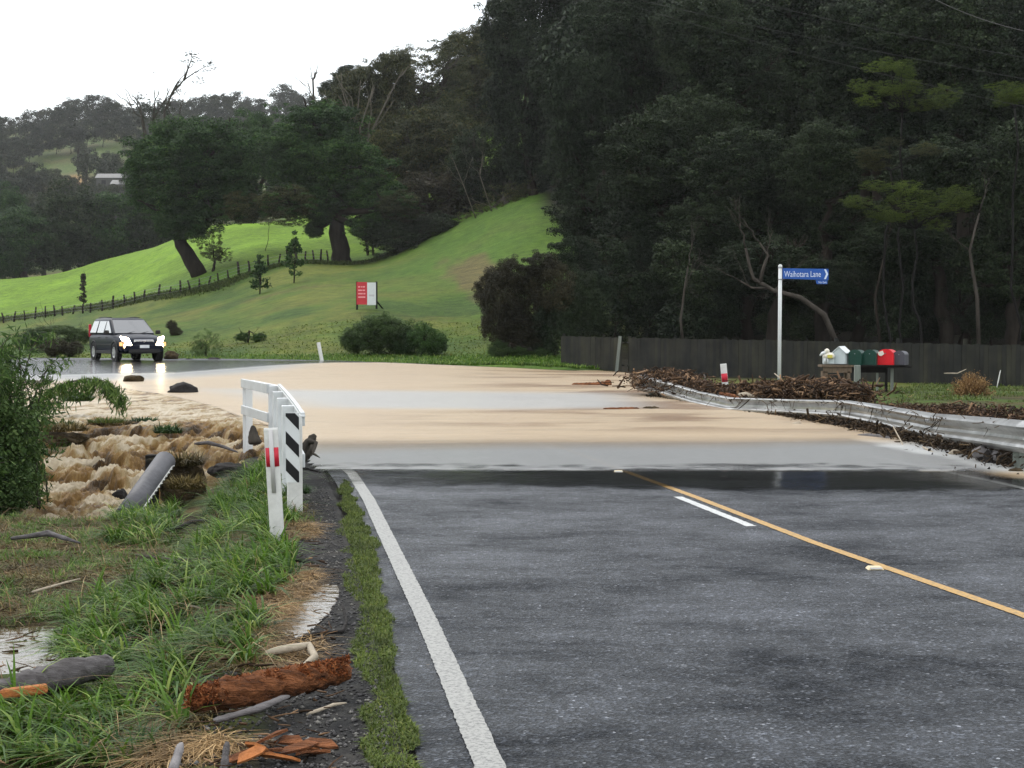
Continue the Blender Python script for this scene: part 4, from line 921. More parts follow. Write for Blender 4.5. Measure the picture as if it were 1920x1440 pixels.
for i in (20, 36, 51):   # splice plates with bolts
    p = gq[i]; mb = MB()
    for dz in (-.09, .09):
        for dt in (-.05, .05):
            t = (gq[i + 1] - gq[i]).normalized(); mb.lathe([(0, .012), (.018, .01), (.018, 0)], p + t * dt + Vector((-.085, 0, dz)) - root.location, (-1, -.3, 0), 8)
    mb.build('bolt', M['galv_dark'], root)
# flared end terminal
p = gq[-1]; mb = MB(); ed = (gq[-1] - gq[-3]).normalized(); vs = []
for k in range(9):
    a = math.pi * k / 8; c_ = p + ed * (.16 * math.sin(a)) + Vector((.08 - .16 * (1 - math.cos(a)) * .0, .0, 0)) + Vector((-math.cos(a) * .09 + .05, 0, 0)) - root.location
    vs.append(c_)
mb.add([v_ + Vector((0, 0, .19)) for v_ in vs] + [v_ - Vector((0, 0, .19)) for v_ in vs], [(k, k + 1, k + 10, k + 9) for k in range(8)], True)
o = mb.build('end_terminal', M['galv_dark'], root); sm = o.modifiers.new('solid', 'SOLIDIFY'); sm.thickness = .006

# ------------------------------------------------------------------ road furniture
# bridge rail with striped end board
ra = [P(552, 778, 14.6), P(541, 760, 15.9), P(531, 746, 17.4), P(522, 734, 19.1), P(513, 723, 21.0), P(464, 713, 22.9)]
for i, p in enumerate(ra): pass
root = empty('bridge_railing', (ra[0].x, ra[0].y, -.05), 'white bridge railing standing in the flood with a striped end board', 'railing')
L0 = root.location
M['rail_paint'] = simple('rail_paint', (.5, .52, .52), .5, .1, 5)
gb = [-.15, -.2, -.3, -.4, -.45, -.35]
for i, p in enumerate(ra):
    mb = MB(); zb = gb[i]; hh = p.z - zb
    mb.box((0, 0, hh / 2), (.135, .07, hh)); o = mb.build('post', M['white_paint'] if i else M['white_dirty'], root, .008, loc=Vector((p.x, p.y, zb)) - L0, rot=(0, 0, .3 if i < 5 else .9))
for hz in (-.04, -.42):
    for (i0, i1) in ((0, 4), (4, 5)):
        a = ra[i0]; b = ra[i1]; d = b - a; mb = MB()
        q0 = Vector((a.x, a.y, a.z + hz)) - L0; q1 = Vector((b.x, b.y, b.z + hz)) - L0
        if (i0, i1) == (0, 4):
            pts_ = [Vector((ra[k].x, ra[k].y, ra[k].z + hz)) - L0 for k in range(5)]
        else: pts_ = [q0, q1]
        for k in range(len(pts_) - 1):
            dd_ = pts_[k + 1] - pts_[k]; side = Vector((dd_.y, -dd_.x, 0)).normalized() * (.075 if i0 == 0 else -.075) ; c_ = (pts_[k] + pts_[k + 1]) / 2 + side
            rot = dd_.to_track_quat('X', 'Z').to_matrix(); mb.box(c_, (dd_.length + .02, .04, .125), rot)
        mb.build('rail', M['rail_paint'], root, .005)
mb = MB(); capv = [(ra[k] - L0) + Vector((.075, 0, -.01)) for k in range(6)]
for k in range(5):
    dd_ = capv[k + 1] - capv[k]; mb.box((capv[k] + capv[k + 1]) / 2, (dd_.length + .03, .05, .018), dd_.to_track_quat('X', 'Z').to_matrix())
mb.build('cap_rail', M['white_paint'], root, .003)
# end board: black and white diagonals, face to traffic
bl = P(536, 888, 14.35); tr_ = P(560, 774, 14.35); bw = (560 - 535) / F * 14.35 ; bh = tr_.z - P(548, 905, 14.35).z
bc = Vector(((P(535, 800, 14.35).x + P(560, 800, 14.35).x) / 2, 14.38, tr_.z - bh / 2)) - L0
mb = MB(); mb.box(bc, (bw + .006, .016, bh)); mb.build('hazard_board', M['white_paint'], root)
def clip_poly(poly, ax, lim, sgn):
    out = []
    for i in range(len(poly)):
        a = poly[i]; b = poly[(i + 1) % len(poly)]; ia = sgn * (a[ax] - lim) <= 0; ib = sgn * (b[ax] - lim) <= 0
        if ia: out.append(a)
        if ia != ib:
            t = (lim - a[ax]) / (b[ax] - a[ax]); out.append((a[0] + t * (b[0] - a[0]), a[1] + t * (b[1] - a[1])))
    return out
hw = bw / 2; hh = bh / 2
for zc in (hh + .02, hh - .228, hh - .47):       # stripes fall to the right
    sl = .125; th = .115
    pl = [(-hw * 1.5, zc + sl * .75 - .0), (hw * 1.5, zc - sl * .75), (hw * 1.5, zc - sl * .75 - th), (-hw * 1.5, zc + sl * .75 - th)]
    for ax, lim, sg in ((0, hw, 1), (0, -hw, -1), (1, hh - .004, 1), (1, -hh, -1)): pl = clip_poly(pl, ax, lim, sg)
    if len(pl) > 2:
        mb = MB(); mb.prism([bc + Vector((x_, -.0105, z_)) for x_, z_ in pl], (0, .002, 0)); mb.build('black_stripe', M['black_paint'], root)

def marker_post(label, base, D, top, width, red=(.35, .47), name='marker_post', both=True, zb=None, strip=True, lean_y=0):
    b = P(base[0], base[1], D); t = P(top[0], top[1], D + lean_y); v_ = t - b; H = v_.length
    root = empty(name, b, label, 'marker post', 'white roadside marker posts'); Mx = v_.to_track_quat('Z', 'X').to_matrix()
    # hollow-backed plastic section: slightly arched front, pointed foot, slanted top
    hw = width / 2; vs = []; n_ = 9; lev = [(-.03, .25), (.0, .55), (.045, .85), (.09, 1.0), (H * .3, 1), (H * .6, 1), (H - .02, 1), (H, .93)]
    xa = Vector((1, 0, 0)); ya = Vector((0, 1, 0)); za = v_.normalized(); xa = (xa - za * xa.dot(za)).normalized(); ya = za.cross(xa)
    def pt(x, y, z): return xa * x + ya * y + za * z
    for (z_, s_) in lev:
        for k in range(n_):
            u_ = -1 + 2 * k / (n_ - 1); vs.append(pt(u_ * hw * s_, -.018 * (1 - u_ * u_) , z_))
    fs = [(i * n_ + k, i * n_ + k + 1, (i + 1) * n_ + k + 1, (i + 1) * n_ + k) for i in range(len(lev) - 1) for k in range(n_ - 1)]
    mb = MB(); mb.add(vs, fs, True); o = mb.build('body', M['white_dirty'], root); sm = o.modifiers.new('s', 'SOLIDIFY'); sm.thickness = .012; sm.offset = -1 if False else 1
    def patch(nm, x0, x1, z0, z1, mat, off):
        mb = MB(); vs = []
        for z_ in (z0, z1):
            for k in range(5):
                u_ = x0 + (x1 - x0) * k / 4; vs.append(pt(u_ * hw, -.018 * (1 - u_ * u_) - off, z_))
        mb.add(vs, [(k, k + 1, k + 6, k + 5) for k in range(4)], True); q_ = mb.build(nm, M[mat], root); s2 = q_.modifiers.new('s', 'SOLIDIFY'); s2.thickness = .003; s2.offset = 0
    patch('red_band', -1.0, 1.0, H * (1 - red[1]), H * (1 - red[0]), 'red_reflect', .016)
    if strip: patch('reflector_strip', -.34, .34, H * .44 if both else H * .3, H * .985, 'grey_strip', .021)
    return root
marker_post('near white marker post with a red band on the verge before the striped board', (521, 1018), 12.4, (508, 802), .100, (.17 * 1, .335), lean_y=.0)
root = marker_post('white marker post with a full red band rising from the debris behind the guardrail', (1361, 737), 36, (1356, 682), .135, (.33, .62), strip=False)
root = marker_post('small leaning white marker post on the far side of the flood', (605, 684), 61.5, (597, 642), .13, (.0, .001), strip=False)

# street name sign
D = 44; b = P(1461, 722, D); root = empty('street_sign', (b.x, b.y, b.z), 'blue street name sign on a tall white pole behind the guardrail', 'street sign')
tp = P(1463, 499, D) - b; mb = MB(); mb.tube([(0, 0, -.3), tp * .5 + Vector((.0, 0, 0)), tp], .05, 14); mb.build('pole', M['white_paint'], root)
mb = MB(); mb.lathe([(.055, -.02), (.058, .0), (.05, .03), (.02, .045), (0, .048)], tp, (0, 0, 1), 14); mb.build('pole_cap', M['white_paint'], root)
M['sign_blue'] = simple('sign_blue', (.02, .09, .36), .35, .08, 4); M['sign_white'] = simple('sign_white', (.62, .68, .8), .4, .04, 4)
k = D / F; bx0 = 5.0 * k; bx1 = 91 * k; zt = tp.z - 4 * k; zb_ = tp.z - 25.5 * k
mb = MB()
mb.prism([(bx0, -.01, zt), (bx1, -.01, zt - 1 * k), (bx1 - 0 * k, -.01, zb_ - .5 * k), (bx0, -.01, zb_ + 2 * k)], (0, .02, 0)); blade = mb.build('name_blade', M['sign_blue'], root)
mb = MB(); mb.prism([(bx1 - 24 * k, -.01, zb_ - .9 * k), (bx1 - 2 * k, -.01, zb_ - .9 * k), (bx1 - 2 * k, -.01, zb_ - 8 * k), (bx1 - 22 * k, -.01, zb_ - 8 * k)], (0, .02, 0)); plate = mb.build('no_exit_plate', M['sign_blue'], root)
for z_ in (zt + .02, zb_ + .02):
    mb = MB(); mb.lathe([(.062, 0), (.066, .012), (.062, .024)], (0 + tp.x * z_ / tp.z, 0, z_ - .02), (0, 0, 1), 14); mb.build('bracket', M['galv_dark'], root)
def text(s, size, loc, parent, mat, name='lettering', sx=1.0, ext=.002, rot=(math.pi / 2, 0, 0)):
    cu = bpy.data.curves.new(name, 'FONT'); cu.body = s; cu.size = size; cu.extrude = ext; cu.resolution_u = 2; cu.space_character = 1.0
    o = bpy.data.objects.new(name, cu); cu.materials.append(mat); COL.objects.link(o); o.parent = parent; o.location = loc; o.rotation_euler = rot; o.scale = (sx, 1, 1)
    bpy.context.view_layer.update(); me = bpy.data.meshes.new_from_object(o); me.name = name; me.materials.clear(); me.materials.append(mat)
    bpy.data.objects.remove(o); return link(name, me, mat, parent, loc, rot, (sx, 1, 1))
text('Waihotara Lane', .235, (bx0 + 3 * k, -.013, zb_ + 5.4 * k), blade, M['sign_white'], sx=.66)
text('No Exit', .085, (bx1 - 19 * k, -.013, zb_ - 6.6 * k), plate, M['sign_white'], sx=.85)
mb = MB(); mb.prism([(bx1 - 8.5 * k, -.013, zt - 2 * k), (bx1 - 5 * k, -.013, zt - 2 * k), (bx1 - .8 * k, -.013, (zt + zb_) / 2), (bx1 - 5 * k, -.013, zb_ + 1.2 * k), (bx1 - 8.5 * k, -.013, zb_ + 1.2 * k), (bx1 - 4.6 * k, -.013, (zt + zb_) / 2)], (0, .002, 0)); mb.build('arrow_chevron', M['sign_white'], blade)

# property sign
D = 86; b = P(671, 578, D); zb = h1(b.x, b.y); root = empty('property_sign', (b.x, D, zb), 'red and white property sign on two dark posts on the green slope', 'sign'); k = D / F; z0 = b.z - zb
for dx in (-1.5, 35):
    mb = MB(); mb.box((dx * k, 0, (z0 + 50 * k - .3) / 2), (.10, .10, z0 + 50 * k + .3)); mb.build('post', M['timber_black'], root)
mb = MB(); mb.tube([(36 * k, .1, z0 + 12 * k), (46 * k, 1.0, z0 - 3 * k)], .04, 6); mb.build('brace', M['timber_black'], root)
M['sign_red'] = simple('sign_red', (.5, .035, .045), .4, .1, 3); M['sign_pink'] = simple('sign_pink', (.75, .3, .32), .5, .05, 3); M['print_grey'] = simple('print_grey', (.5, .48, .5), .5, .05, 3)
mb = MB(); mb.box((7.8 * k, -.07, z0 + 28 * k), (19.6 * k, .03, 42 * k)); rp = mb.build('red_panel', M['sign_red'], root)
mb = MB(); mb.box((26 * k, -.072, z0 + 27 * k), (16.4 * k, .03, 42 * k)); wp = mb.build('white_panel', M['white_paint'], root)
for i, ww in enumerate(((0, 3.6, 5, 2, 8, 4.6), (0, 7, 8, 4.8), (0, 8.6, 9.4, 4), (0, 13.2))):
    mb = MB(); zz = z0 + (40 - 6.4 * i) * k; j = 0
    for x_, l_ in zip(ww[0::2], ww[1::2]): mb.box(((x_ + l_ / 2 + 1) * k, -.0865, zz), (l_ * k, .002, 2.6 * k))
    mb.build('print_line', M['sign_pink'], rp)
mb = MB(); mb.box((26 * k, -.0885, z0 + 24 * k), (10 * k, .002, 3.4 * k)); mb.build('print_line', M['print_grey'], wp)

# road studs
for (x, y, lab) in ((1160, 888, 'small pale road stud beside the yellow line at the water edge'), (1643, 1069, 'small pale road stud beside the yellow line in the near road')):
    D = F * CAMZ / (y - HOR); root = empty('road_stud', (Xa(x, D), D, .012 if y < 900 else 0), lab, 'road stud')
    M.setdefault('stud', simple('stud', (.62, .52, .33), .35, .1, 20)); mb = MB(); mb.box((0, 0, .010), (.115, .10, .020), None, .72); mb.build('body', M['stud'], root, .003)
    mb = MB(); mb.box((0, -.045, .011), (.08, .012, .012), Matrix.Rotation(-.5, 3, 'X')); mb.build('reflector', M['grey_strip'], root)

# ------------------------------------------------------------------ mailboxes
def mailbox_round(label, x0, x1, yt, yb, D, mat, face='front', depth=.48, yaw=-.45):
    k = D / F; w_ = (x1 - x0) * k * .86; h_ = (yb - yt) * k; b = P((x0 + x1) / 2, yb, D)
    root = empty('mailbox', b, label, 'mailbox', 'mailboxes in a row on wooden stands'); root.rotation_euler = (0, 0, yaw)
    hw = w_ / 2; prof_ = [(-hw, 0), (-hw, h_ - hw * .75)] + [(-hw * math.cos(a), h_ - hw * .75 + hw * .75 * math.sin(a)) for a in np.linspace(0, math.pi, 9)[1:-1]] + [(hw, h_ - hw * .75), (hw, 0)]
    mb = MB(); mb.prism([(x_, -depth / 2, z_) for x_, z_ in prof_], (0, depth, 0)); mb.build('body', mat, root)
    mb = MB(); mb.prism([(x_ * 1.05, -depth / 2 - .012, .008 + z_ * 1.01) for x_, z_ in prof_], (0, .02, 0)); mb.build('door', mat, root)
    mb = MB(); mb.lathe([(.012, 0), (.016, .012), (.0, .02)], (0, -depth / 2 - .013, h_ * .75), (0, -1, 0), 8); mb.build('handle', M['galv_dark'], root)
    return root
M['mb_green'] = simple('mb_green', (.008, .045, .032), .35, .15, 6); M['mb_red'] = simple('mb_red', (.62, .012, .02), .35, .08, 6); M['mb_grey'] = simple('mb_grey', (.07, .07, .085), .4, .1, 6); M['mb_white'] = simple('mb_white', (.50, .56, .57), .45, .05, 6); M['mb_roof'] = simple('mb_roof', (.62, .66, .67), .4, .05, 6); M['yellow'] = simple('yellow', (.62, .55, .12), .5, .1, 20); M['cream'] = simple('cream', (.74, .70, .6), .5, .06, 20)
Dm = 38
mailbox_round('left one of the two dark green mailboxes', 1594, 1621, 656, 684, Dm, M['mb_green'])
mailbox_round('right one of the two dark green mailboxes', 1621, 1649, 656, 684, Dm, M['mb_green'])
rr = mailbox_round('bright red mailbox with a torn white patch on its left side', 1648, 1681, 655, 684, Dm, M['mb_red'])
mb = MB(); mb.prism([(-.17, -.30, .30), (-.06, -.30, .34), (-.02, -.30, .26), (-.09, -.30, .21), (-.15, -.30, .23)], (0, .02, 0)); mb.build('torn_patch', M['cream'], rr)
mailbox_round('dark grey mailbox at the right end of the row', 1678, 1701, 658, 684, Dm, M['mb_grey'])
# house-shaped mailbox
k = Dm / F; b = P(1578, 682, Dm); root = empty('mailbox', b, 'pale grey house-shaped mailbox with a pitched roof', 'mailbox', 'mailboxes in a row on wooden stands', rz=-.5)
w_ = .30; dp = .42; mb = MB(); mb.prism([(-w_ / 2, -dp / 2, 0), (w_ / 2, -dp / 2, 0), (w_ / 2, -dp / 2, .26), (0, -dp / 2, .385), (-w_ / 2, -dp / 2, .26)], (0, dp, 0)); mb.build('body', M['mb_white'], root)
for s_ in (-1, 1):
    mb = MB(); mb.prism([(s_ * (w_ / 2 + .03), -dp / 2 - .03, .243), (0, -dp / 2 - .03, .40), (0, -dp / 2 - .03, .418), (s_ * (w_ / 2 + .03), -dp / 2 - .03, .26)], (0, dp + .06, 0)); mb.build('roof', M['mb_roof'], root)
# animal-shaped white mailbox
b = P(1553, 682, 37.8); root = empty('mailbox', b, 'white animal-shaped mailbox with a yellow patch at the left end of the row', 'mailbox', 'mailboxes in a row on wooden stands')
mb = MB(); mb.tube([(-.12, 0, .17), (-.02, 0, .19), (.08, 0, .18), (.14, 0, .16)], [.05, .085, .08, .045], 12); mb.build('body', M['cream'], root)
for (lx) in (-.08, -.02, .05, .11):
    mb = MB(); mb.tube([(lx, -.03 if lx < 0 else .03, .14), (lx - .01, -.03 if lx < 0 else .03, 0)], [.026, .024], 8); mb.build('leg', M['white_paint'], root)
mb = MB(); mb.tube([(-.04, 0, .24), (-.03, -.01, .32), (-.02, 0, .345)], [.05, .065, .03], 10); mb.build('head', M['cream'], root)
mb = MB(); mb.tube([(-.08, -.01, .26), (-.15, -.02, .245), (-.205, -.02, .19)], [.045, .035, .018], 8); mb.build('snout', M['white_paint'], root)
mb = MB(); mb.box((.02, -.09, .175), (.12, .012, .075)); mb.build('yellow_patch', M['yellow'], root, .01)
mb = MB(); mb.box((.02, .1, .12), (.24, .2, .25)); mb.build('box', M['mb_white'], root, .01)
# stands
b = P(1567, 684, Dm); zg = 0.0; root = empty('mailbox_stand', (b.x, Dm, .02), 'brown wooden table stand under the white mailboxes', 'stand')
mb = MB(); mb.box((0, .0, b.z - .045), (.76, .5, .05)); mb.build('table_top', M['timber_brown'], root, .005)
mb = MB(); mb.box((0, -.2, b.z - .14), (.68, .03, .13)); mb.build('apron', M['timber_brown'], root, .003)
for lx, ly, lw in ((-.30, -.18, .14), (.27, -.18, .07), (-.28, .18, .07), (.27, .18, .07)):
    mb = MB(); mb.box((lx, ly, (b.z - .24) / 2 - .1), (lw, .07, b.z + .1)); mb.build('leg', M['timber_brown'], root, .004)
b2 = P(1650, 686, Dm); root = empty('mailbox_stand', (b2.x, Dm, .02), 'dark plank on thin posts under the coloured mailboxes', 'stand')
mb = MB(); mb.box((0, .02, b2.z - .035), (1.42, .42, .045)); mb.build('plank', M['timber_black'], root, .004)
mb = MB(); mb.box((-.25, 0, b2.z - .12), (.8, .04, .12)); mb.build('rail', M['timber_black'], root, .004)
for lx, lw, lm in ((-.05, .05, 'timber_grey'), (.16, .06, 'timber_black'), (.30, .065, 'timber_grey')):
    mb = MB(); mb.box((lx, .05, (b2.z - .06) / 2 - .1), (lw, lw, b2.z + .1)); mb.build('post', M[lm], root, .004)
b = P(1607, 755, 34.5); root = empty('timber_post', (b.x, b.y, b.z), 'short grey-green timber post in front of the mailboxes', 'post')
mb = MB(); mb.box((0, 0, .36), (.125, .11, .90)); mb.build('shaft', M['timber_grey'], root, .01)

# ------------------------------------------------------------------ power lines
M['cable'] = simple('cable', (.05, .05, .05), .6, .1, 1)
for i, (ya, yb, xa_) in enumerate(((0, 58, 1755), (-12, 108, 1350), (0, 148, 1200), (48, 200, 1310))):
    D0 = 58 + i; a = P(xa_, ya, D0); b = P(1920, yb, D0 - 7); d = b - a
    q_ = [a + d * t + Vector((0, 0, 1.6 * t * (t - 1) * .25)) for t in np.linspace(-3.0, 3.5, 40)]
    mb = MB(); mb.tube(q_, .006 if i else .009, 5); o = mb.build('power_line', M['cable']); tag(o, ['highest power line crossing the upper right corner', 'second power line from the top in front of the forest', 'third power line from the top in front of the forest', 'lowest power line in front of the forest'][i], 'power line', 'power lines')

# ------------------------------------------------------------------ far farm roofs
M['roof_pale'] = simple('roof_pale', (.08, .085, .085), .5, .1, 1); M['wall_pale'] = simple('wall_pale', (.07, .07, .065), .7, .1, 1)
for (x, y, D, w_, lab) in ((213, 333, 405, 7.5, 'pale farm building roof showing between far trees'), (228, 345, 398, 4.0, 'small shed below the far farm roof')):
    p = P(x, y, D); zg = h1(p.x, D); root = empty('farm_building', (p.x, D, min(zg, p.z - 3)), lab, 'building'); hz = p.z - root.location.z
    mb = MB(); mb.box((0, 0, hz / 2 - .3), (w_, 5, hz)); mb.build('wall', M['wall_pale'], root)
    mb = MB(); mb.prism([(-w_ / 2 - .3, -2.8, hz - .3), (-w_ / 2 - .3, 0, hz + 1.0), (-w_ / 2 - .3, 2.8, hz - .3)], (w_ + .6, 0, 0)); mb.build('roof', M['roof_pale'], root)
    for dx in (-.25, .25):
        mb = MB(); mb.box((dx * w_, -2.52, hz - 1.4), (1.1, .06, 1.0)); mb.build('window', M['black_paint'], root)

# ------------------------------------------------------------------ the car
M['car_paint'] = simple('car_paint', (.005, .008, .016), .38, .1, 1, spec=.08, coat=.05); M['car_black'] = simple('car_black', (.015, .015, .015), .6, .2, 8)
M['tyre'] = simple('tyre', (.014, .014, .014), .85, .2, 20); M['alloy'] = simple('alloy', (.5, .5, .5), .3, .1, 6, metal=.8); M['chrome'] = simple('chrome', (.6, .6, .62), .15, .05, 6, metal=.9)
m, n = newmat('car_glass'); o = n.nodes.new('ShaderNodeOutputMaterial'); p = n.nodes.new('ShaderNodeBsdfPrincipled'); p.inputs['Base Color'].default_value = (.02, .025, .027, 1); p.inputs['Roughness'].default_value = .04; p.inputs['Specular IOR Level'].default_value = .9; p.inputs['Coat Weight'].default_value = 1; lk(n, p.outputs[0], o.inputs[0]); M['car_glass'] = m
m, n = newmat('lamp_lit'); o = n.nodes.new('ShaderNodeOutputMaterial'); e = n.nodes.new('ShaderNodeEmission'); e.inputs[0].default_value = (1, .82, .52, 1); e.inputs[1].default_value = 55; lk(n, e.outputs[0], o.inputs[0]); M['lamp_lit'] = m
m, n = newmat('lamp_glow'); o = n.nodes.new('ShaderNodeOutputMaterial'); e = n.nodes.new('ShaderNodeEmission'); e.inputs[0].default_value = (1, .5, .2, 1); e.inputs[1].default_value = 1.3; lk(n, e.outputs[0], o.inputs[0]); M['lamp_glow'] = m  # amber glow: lit indicators, and bloom put into rings around the driving lamps
CD = 61.8; cb = P(240, 680, CD); cz = .30
car = empty('suv_car', (Xa(237, CD), CD, cz), 'dark blue four wheel drive with blazing headlights driving through the edge of the flood', 'car', rz=math.radians(-90 + 13.6 + 17))
st = [(-2.27, .66, .50, .92), (-2.22, .80, .38, 1.0), (-2.05, .86, .31, 1.04), (-1.3, .885, .29, 1.05), (-.3, .89, .28, 1.05), (.7, .89, .28, 1.05), (1.12, .885, .28, 1.03), (1.5, .875, .29, .99), (1.9, .86, .31, .94), (2.1, .81, .33, .88), (2.2, .72, .38, .82), (2.24, .6, .44, .76)]
vs = []; half = lambda w_, zb, zt: [(0, zb), (w_ * .86, zb), (w_ * .97, zb + .07), (w_, zb + (zt - zb) * .35), (w_ * 1.0, zb + (zt - zb) * .68), (w_ * .97, zt - .10), (w_ * .90, zt - .025), (w_ * .62, zt + .012), (0, zt + .02)]
for x_, w_, zb, zt in st:
    h_ = half(w_, zb, zt); ring = [(x_, y_, z_) for y_, z_ in h_] + [(x_, -y_, z_) for y_, z_ in h_[-2:0:-1]]; vs += ring
nn = 16; mb = MB(); fs = [(i * nn + k, i * nn + (k + 1) % nn, (i + 1) * nn + (k + 1) % nn, (i + 1) * nn + k) for i in range(len(st) - 1) for k in range(nn)]
fs += [tuple(range(nn)), tuple(range((len(st) - 1) * nn, len(st) * nn))]; mb.add(vs, fs, True)
body = mb.build('body', M['car_paint'], car); sb = body.modifiers.new('sub', 'SUBSURF'); sb.levels = 1; sb.render_levels = 1
zb, zt = 1.0, 1.62; B0, B1, T0, T1 = -2.22, 1.16, -1.86, .16; hwB, hwT = .835, .67
mb = MB(); mb.add([(B0, -hwB, zb), (B1, -hwB, zb), (B1, hwB, zb), (B0, hwB, zb), (T0, -hwT, zt), (T1, -hwT, zt), (T1, hwT, zt), (T0, hwT, zt)], [(0, 3, 2, 1), (4, 5, 6, 7), (0, 1, 5, 4), (1, 2, 6, 5), (2, 3, 7, 6), (3, 0, 4, 7)])
cab = mb.build('cabin', M['car_paint'], car, .10); cab.modifiers[0].segments = 5
for p_ in cab.data.polygons: p_.use_smooth = True
mb = MB(); mb.box(((T0 + T1) / 2, 0, zt + .008), (1.75, 1.10, .045), None, .88); mb.build('roof_panel', M['car_paint'], car, .02)
def side_pt(x_b, t, s_, off=.012, front=False):
    # point on the cabin side at height fraction t, x measured at that height
    return Vector((x_b, s_ * (hwB + (hwT - hwB) * t + off), zb + (zt - zb) * t))
for s_ in (-1, 1):
    for (xa0, xb0, xa1, xb1) in ((-.02, .95, -.02, .20), (-1.0, -.08, -.98, -.08), (-1.98, -1.08, -1.76, -1.08)):
        mb = MB(); q_ = [side_pt(xa0, .12, s_), side_pt(xb0 - .08, .12, s_), side_pt(xb1, .84, s_), side_pt(xa1, .84, s_)]; mb.prism(q_, (0, s_ * .006, 0)); mb.build('side_window', M['car_glass'], car)
    mb = MB(); mb.tube([(-1.7, s_ * .55, zt + .03), (-.9, s_ * .56, zt + .06), (0, s_ * .55, zt + .03)], .018, 6); mb.build('roof_rail', M['car_black'], car)
    mr = MB(); mr.box((.82, s_ * 1.0, 1.10), (.13, .20, .15), None, .85); mo = mr.build('mirror', M['car_black'], car, .03)
    mb = MB(); mb.box((-.0, s_ * .893, .62), (2.2, .02, .035)); mb.build('side_moulding', M['car_black'], car, .006)
    mb = MB(); mb.box((0, s_ * .875, .34), (2.0, .05, .12)); mb.build('sill', M['car_black'], car, .015)
    for dx in (-.62, .42): mb = MB(); mb.box((dx, s_ * .895, .90), (.18, .025, .03)); mb.build('door_handle', M['car_black'], car, .008)
    for wx in (1.38, -1.32):
        mb = MB(); mb.lathe([(.43, 0), (.43, .02), (.40, .028), (.36, .028), (.36, -.10), (0, -.1)], (wx, s_ * .872, .36), (0, s_, 0), 28); mb.build('wheel_arch', M['car_black'], car)
        wr = bpy.data.objects.new('wheel', None); 
        mb = MB(); mb.lathe([(.20, -.22), (.31, -.22), (.34, -.19), (.34, -.02), (.325, .01), (.22, .015), (.20, -.02)], (0, 0, 0), (0, s_, 0), 28); wh = mb.build('wheel', M['tyre'], car, loc=(wx, s_ * .885, .34))
        mb = MB(); mb.lathe([(.215, .0), (.205, .012), (.19, -.01), (.05, -.012), (.04, .008), (0, .01)], (0, 0, 0), (0, s_, 0), 24)
        for a in range(5):
            c_, q_ = math.cos(a * 1.2566), math.sin(a * 1.2566); mb.box((c_ * .11, s_ * .002, q_ * .11), (.19, .02, .045), Matrix.Rotation(-a * 1.2566, 3, 'Y'))
        mb.build('rim', M['alloy'], wh)
        bpy.data.objects.remove(wr)
    # lamps
    mb = MB(); q_ = [(2.13, s_ * .50, .72), (2.05, s_ * .77, .76), (1.93, s_ * .83, .95), (2.10, s_ * .60, .90)]; mb.prism(q_, (.10, 0, 0)); mb.build('headlight', M['lamp_lit'], car)
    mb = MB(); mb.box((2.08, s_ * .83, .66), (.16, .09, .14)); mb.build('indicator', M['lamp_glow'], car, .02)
    mb = MB(); mb.lathe([(.0, .05), (.12, .04), (.155, 0)], (2.21, s_ * .60, .60), (1, 0, 0), 18); mb.build('driving_lamp', M['lamp_lit'], car)
    mb = MB(); mb.lathe([(.155, .0), (.18, -.01), (.185, -.05)], (2.21, s_ * .60, .60), (1, 0, 0), 18); mb.build('bloom_ring', M['lamp_glow'], car)  # glowing ring added around the lamp for its warm bloom
    mb = MB(); mb.box((-2.22, s_ * .76, 1.15), (.08, .10, .5)); mb.build('tail_light', M['red_reflect'], car, .02)
# windscreen and rear window lie on the raked ends
def end_glass(xb, xt, name, off):
    q_ = []
    for t, s_ in ((.10, -1), (.10, 1), (.90, 1), (.90, -1)): q_.append((xb + (xt - xb) * t + off, s_ * ((hwB + (hwT - hwB) * t) - .07), zb + (zt - zb) * t))
    mb = MB(); mb.prism(q_, (off * .4, 0, abs(off) * .3)); return mb.build(name, M['car_glass'], car)
end_glass(B1, T1, 'windscreen', .022); end_glass(B0, T0, 'rear_window', -.022)
for s_ in (-.25, .30):
    mb = MB(); mb.tube([(1.15, s_ - .1, 1.05), (.98, s_ + .30, 1.13)], .010, 5); mb.build('wiper', M['car_black'], car)
mb = MB(); mb.box((2.20, 0, .765), (.06, .78, .115), None, .95); gr = mb.build('grille', M['chrome'], car, .015)
for z_ in (-.02, .02): mb = MB(); mb.box((2.235, 0, .765 + z_), (.012, .70, .014)); mb.build('grille_bar', M['car_black'], gr)
mb = MB(); mb.box((2.21, 0, .50), (.16, 1.50, .24), None, .97); mb.build('bumper', M['car_paint'], car, .04)
mb = MB(); mb.box((2.22, 0, .40), (.15, 1.20, .14)); mb.build('air_intake', M['car_black'], car, .02)
mb = MB(); mb.box((2.305, 0, .57), (.012, .36, .115)); mb.build('number_plate', M['white_paint'], car, .004)
mb = MB(); mb.lathe([(.045, 0), (.05, .01), (.03, .014)], (2.235, 0, .765), (1, 0, 0), 14); mb.build('badge', M['alloy'], gr)

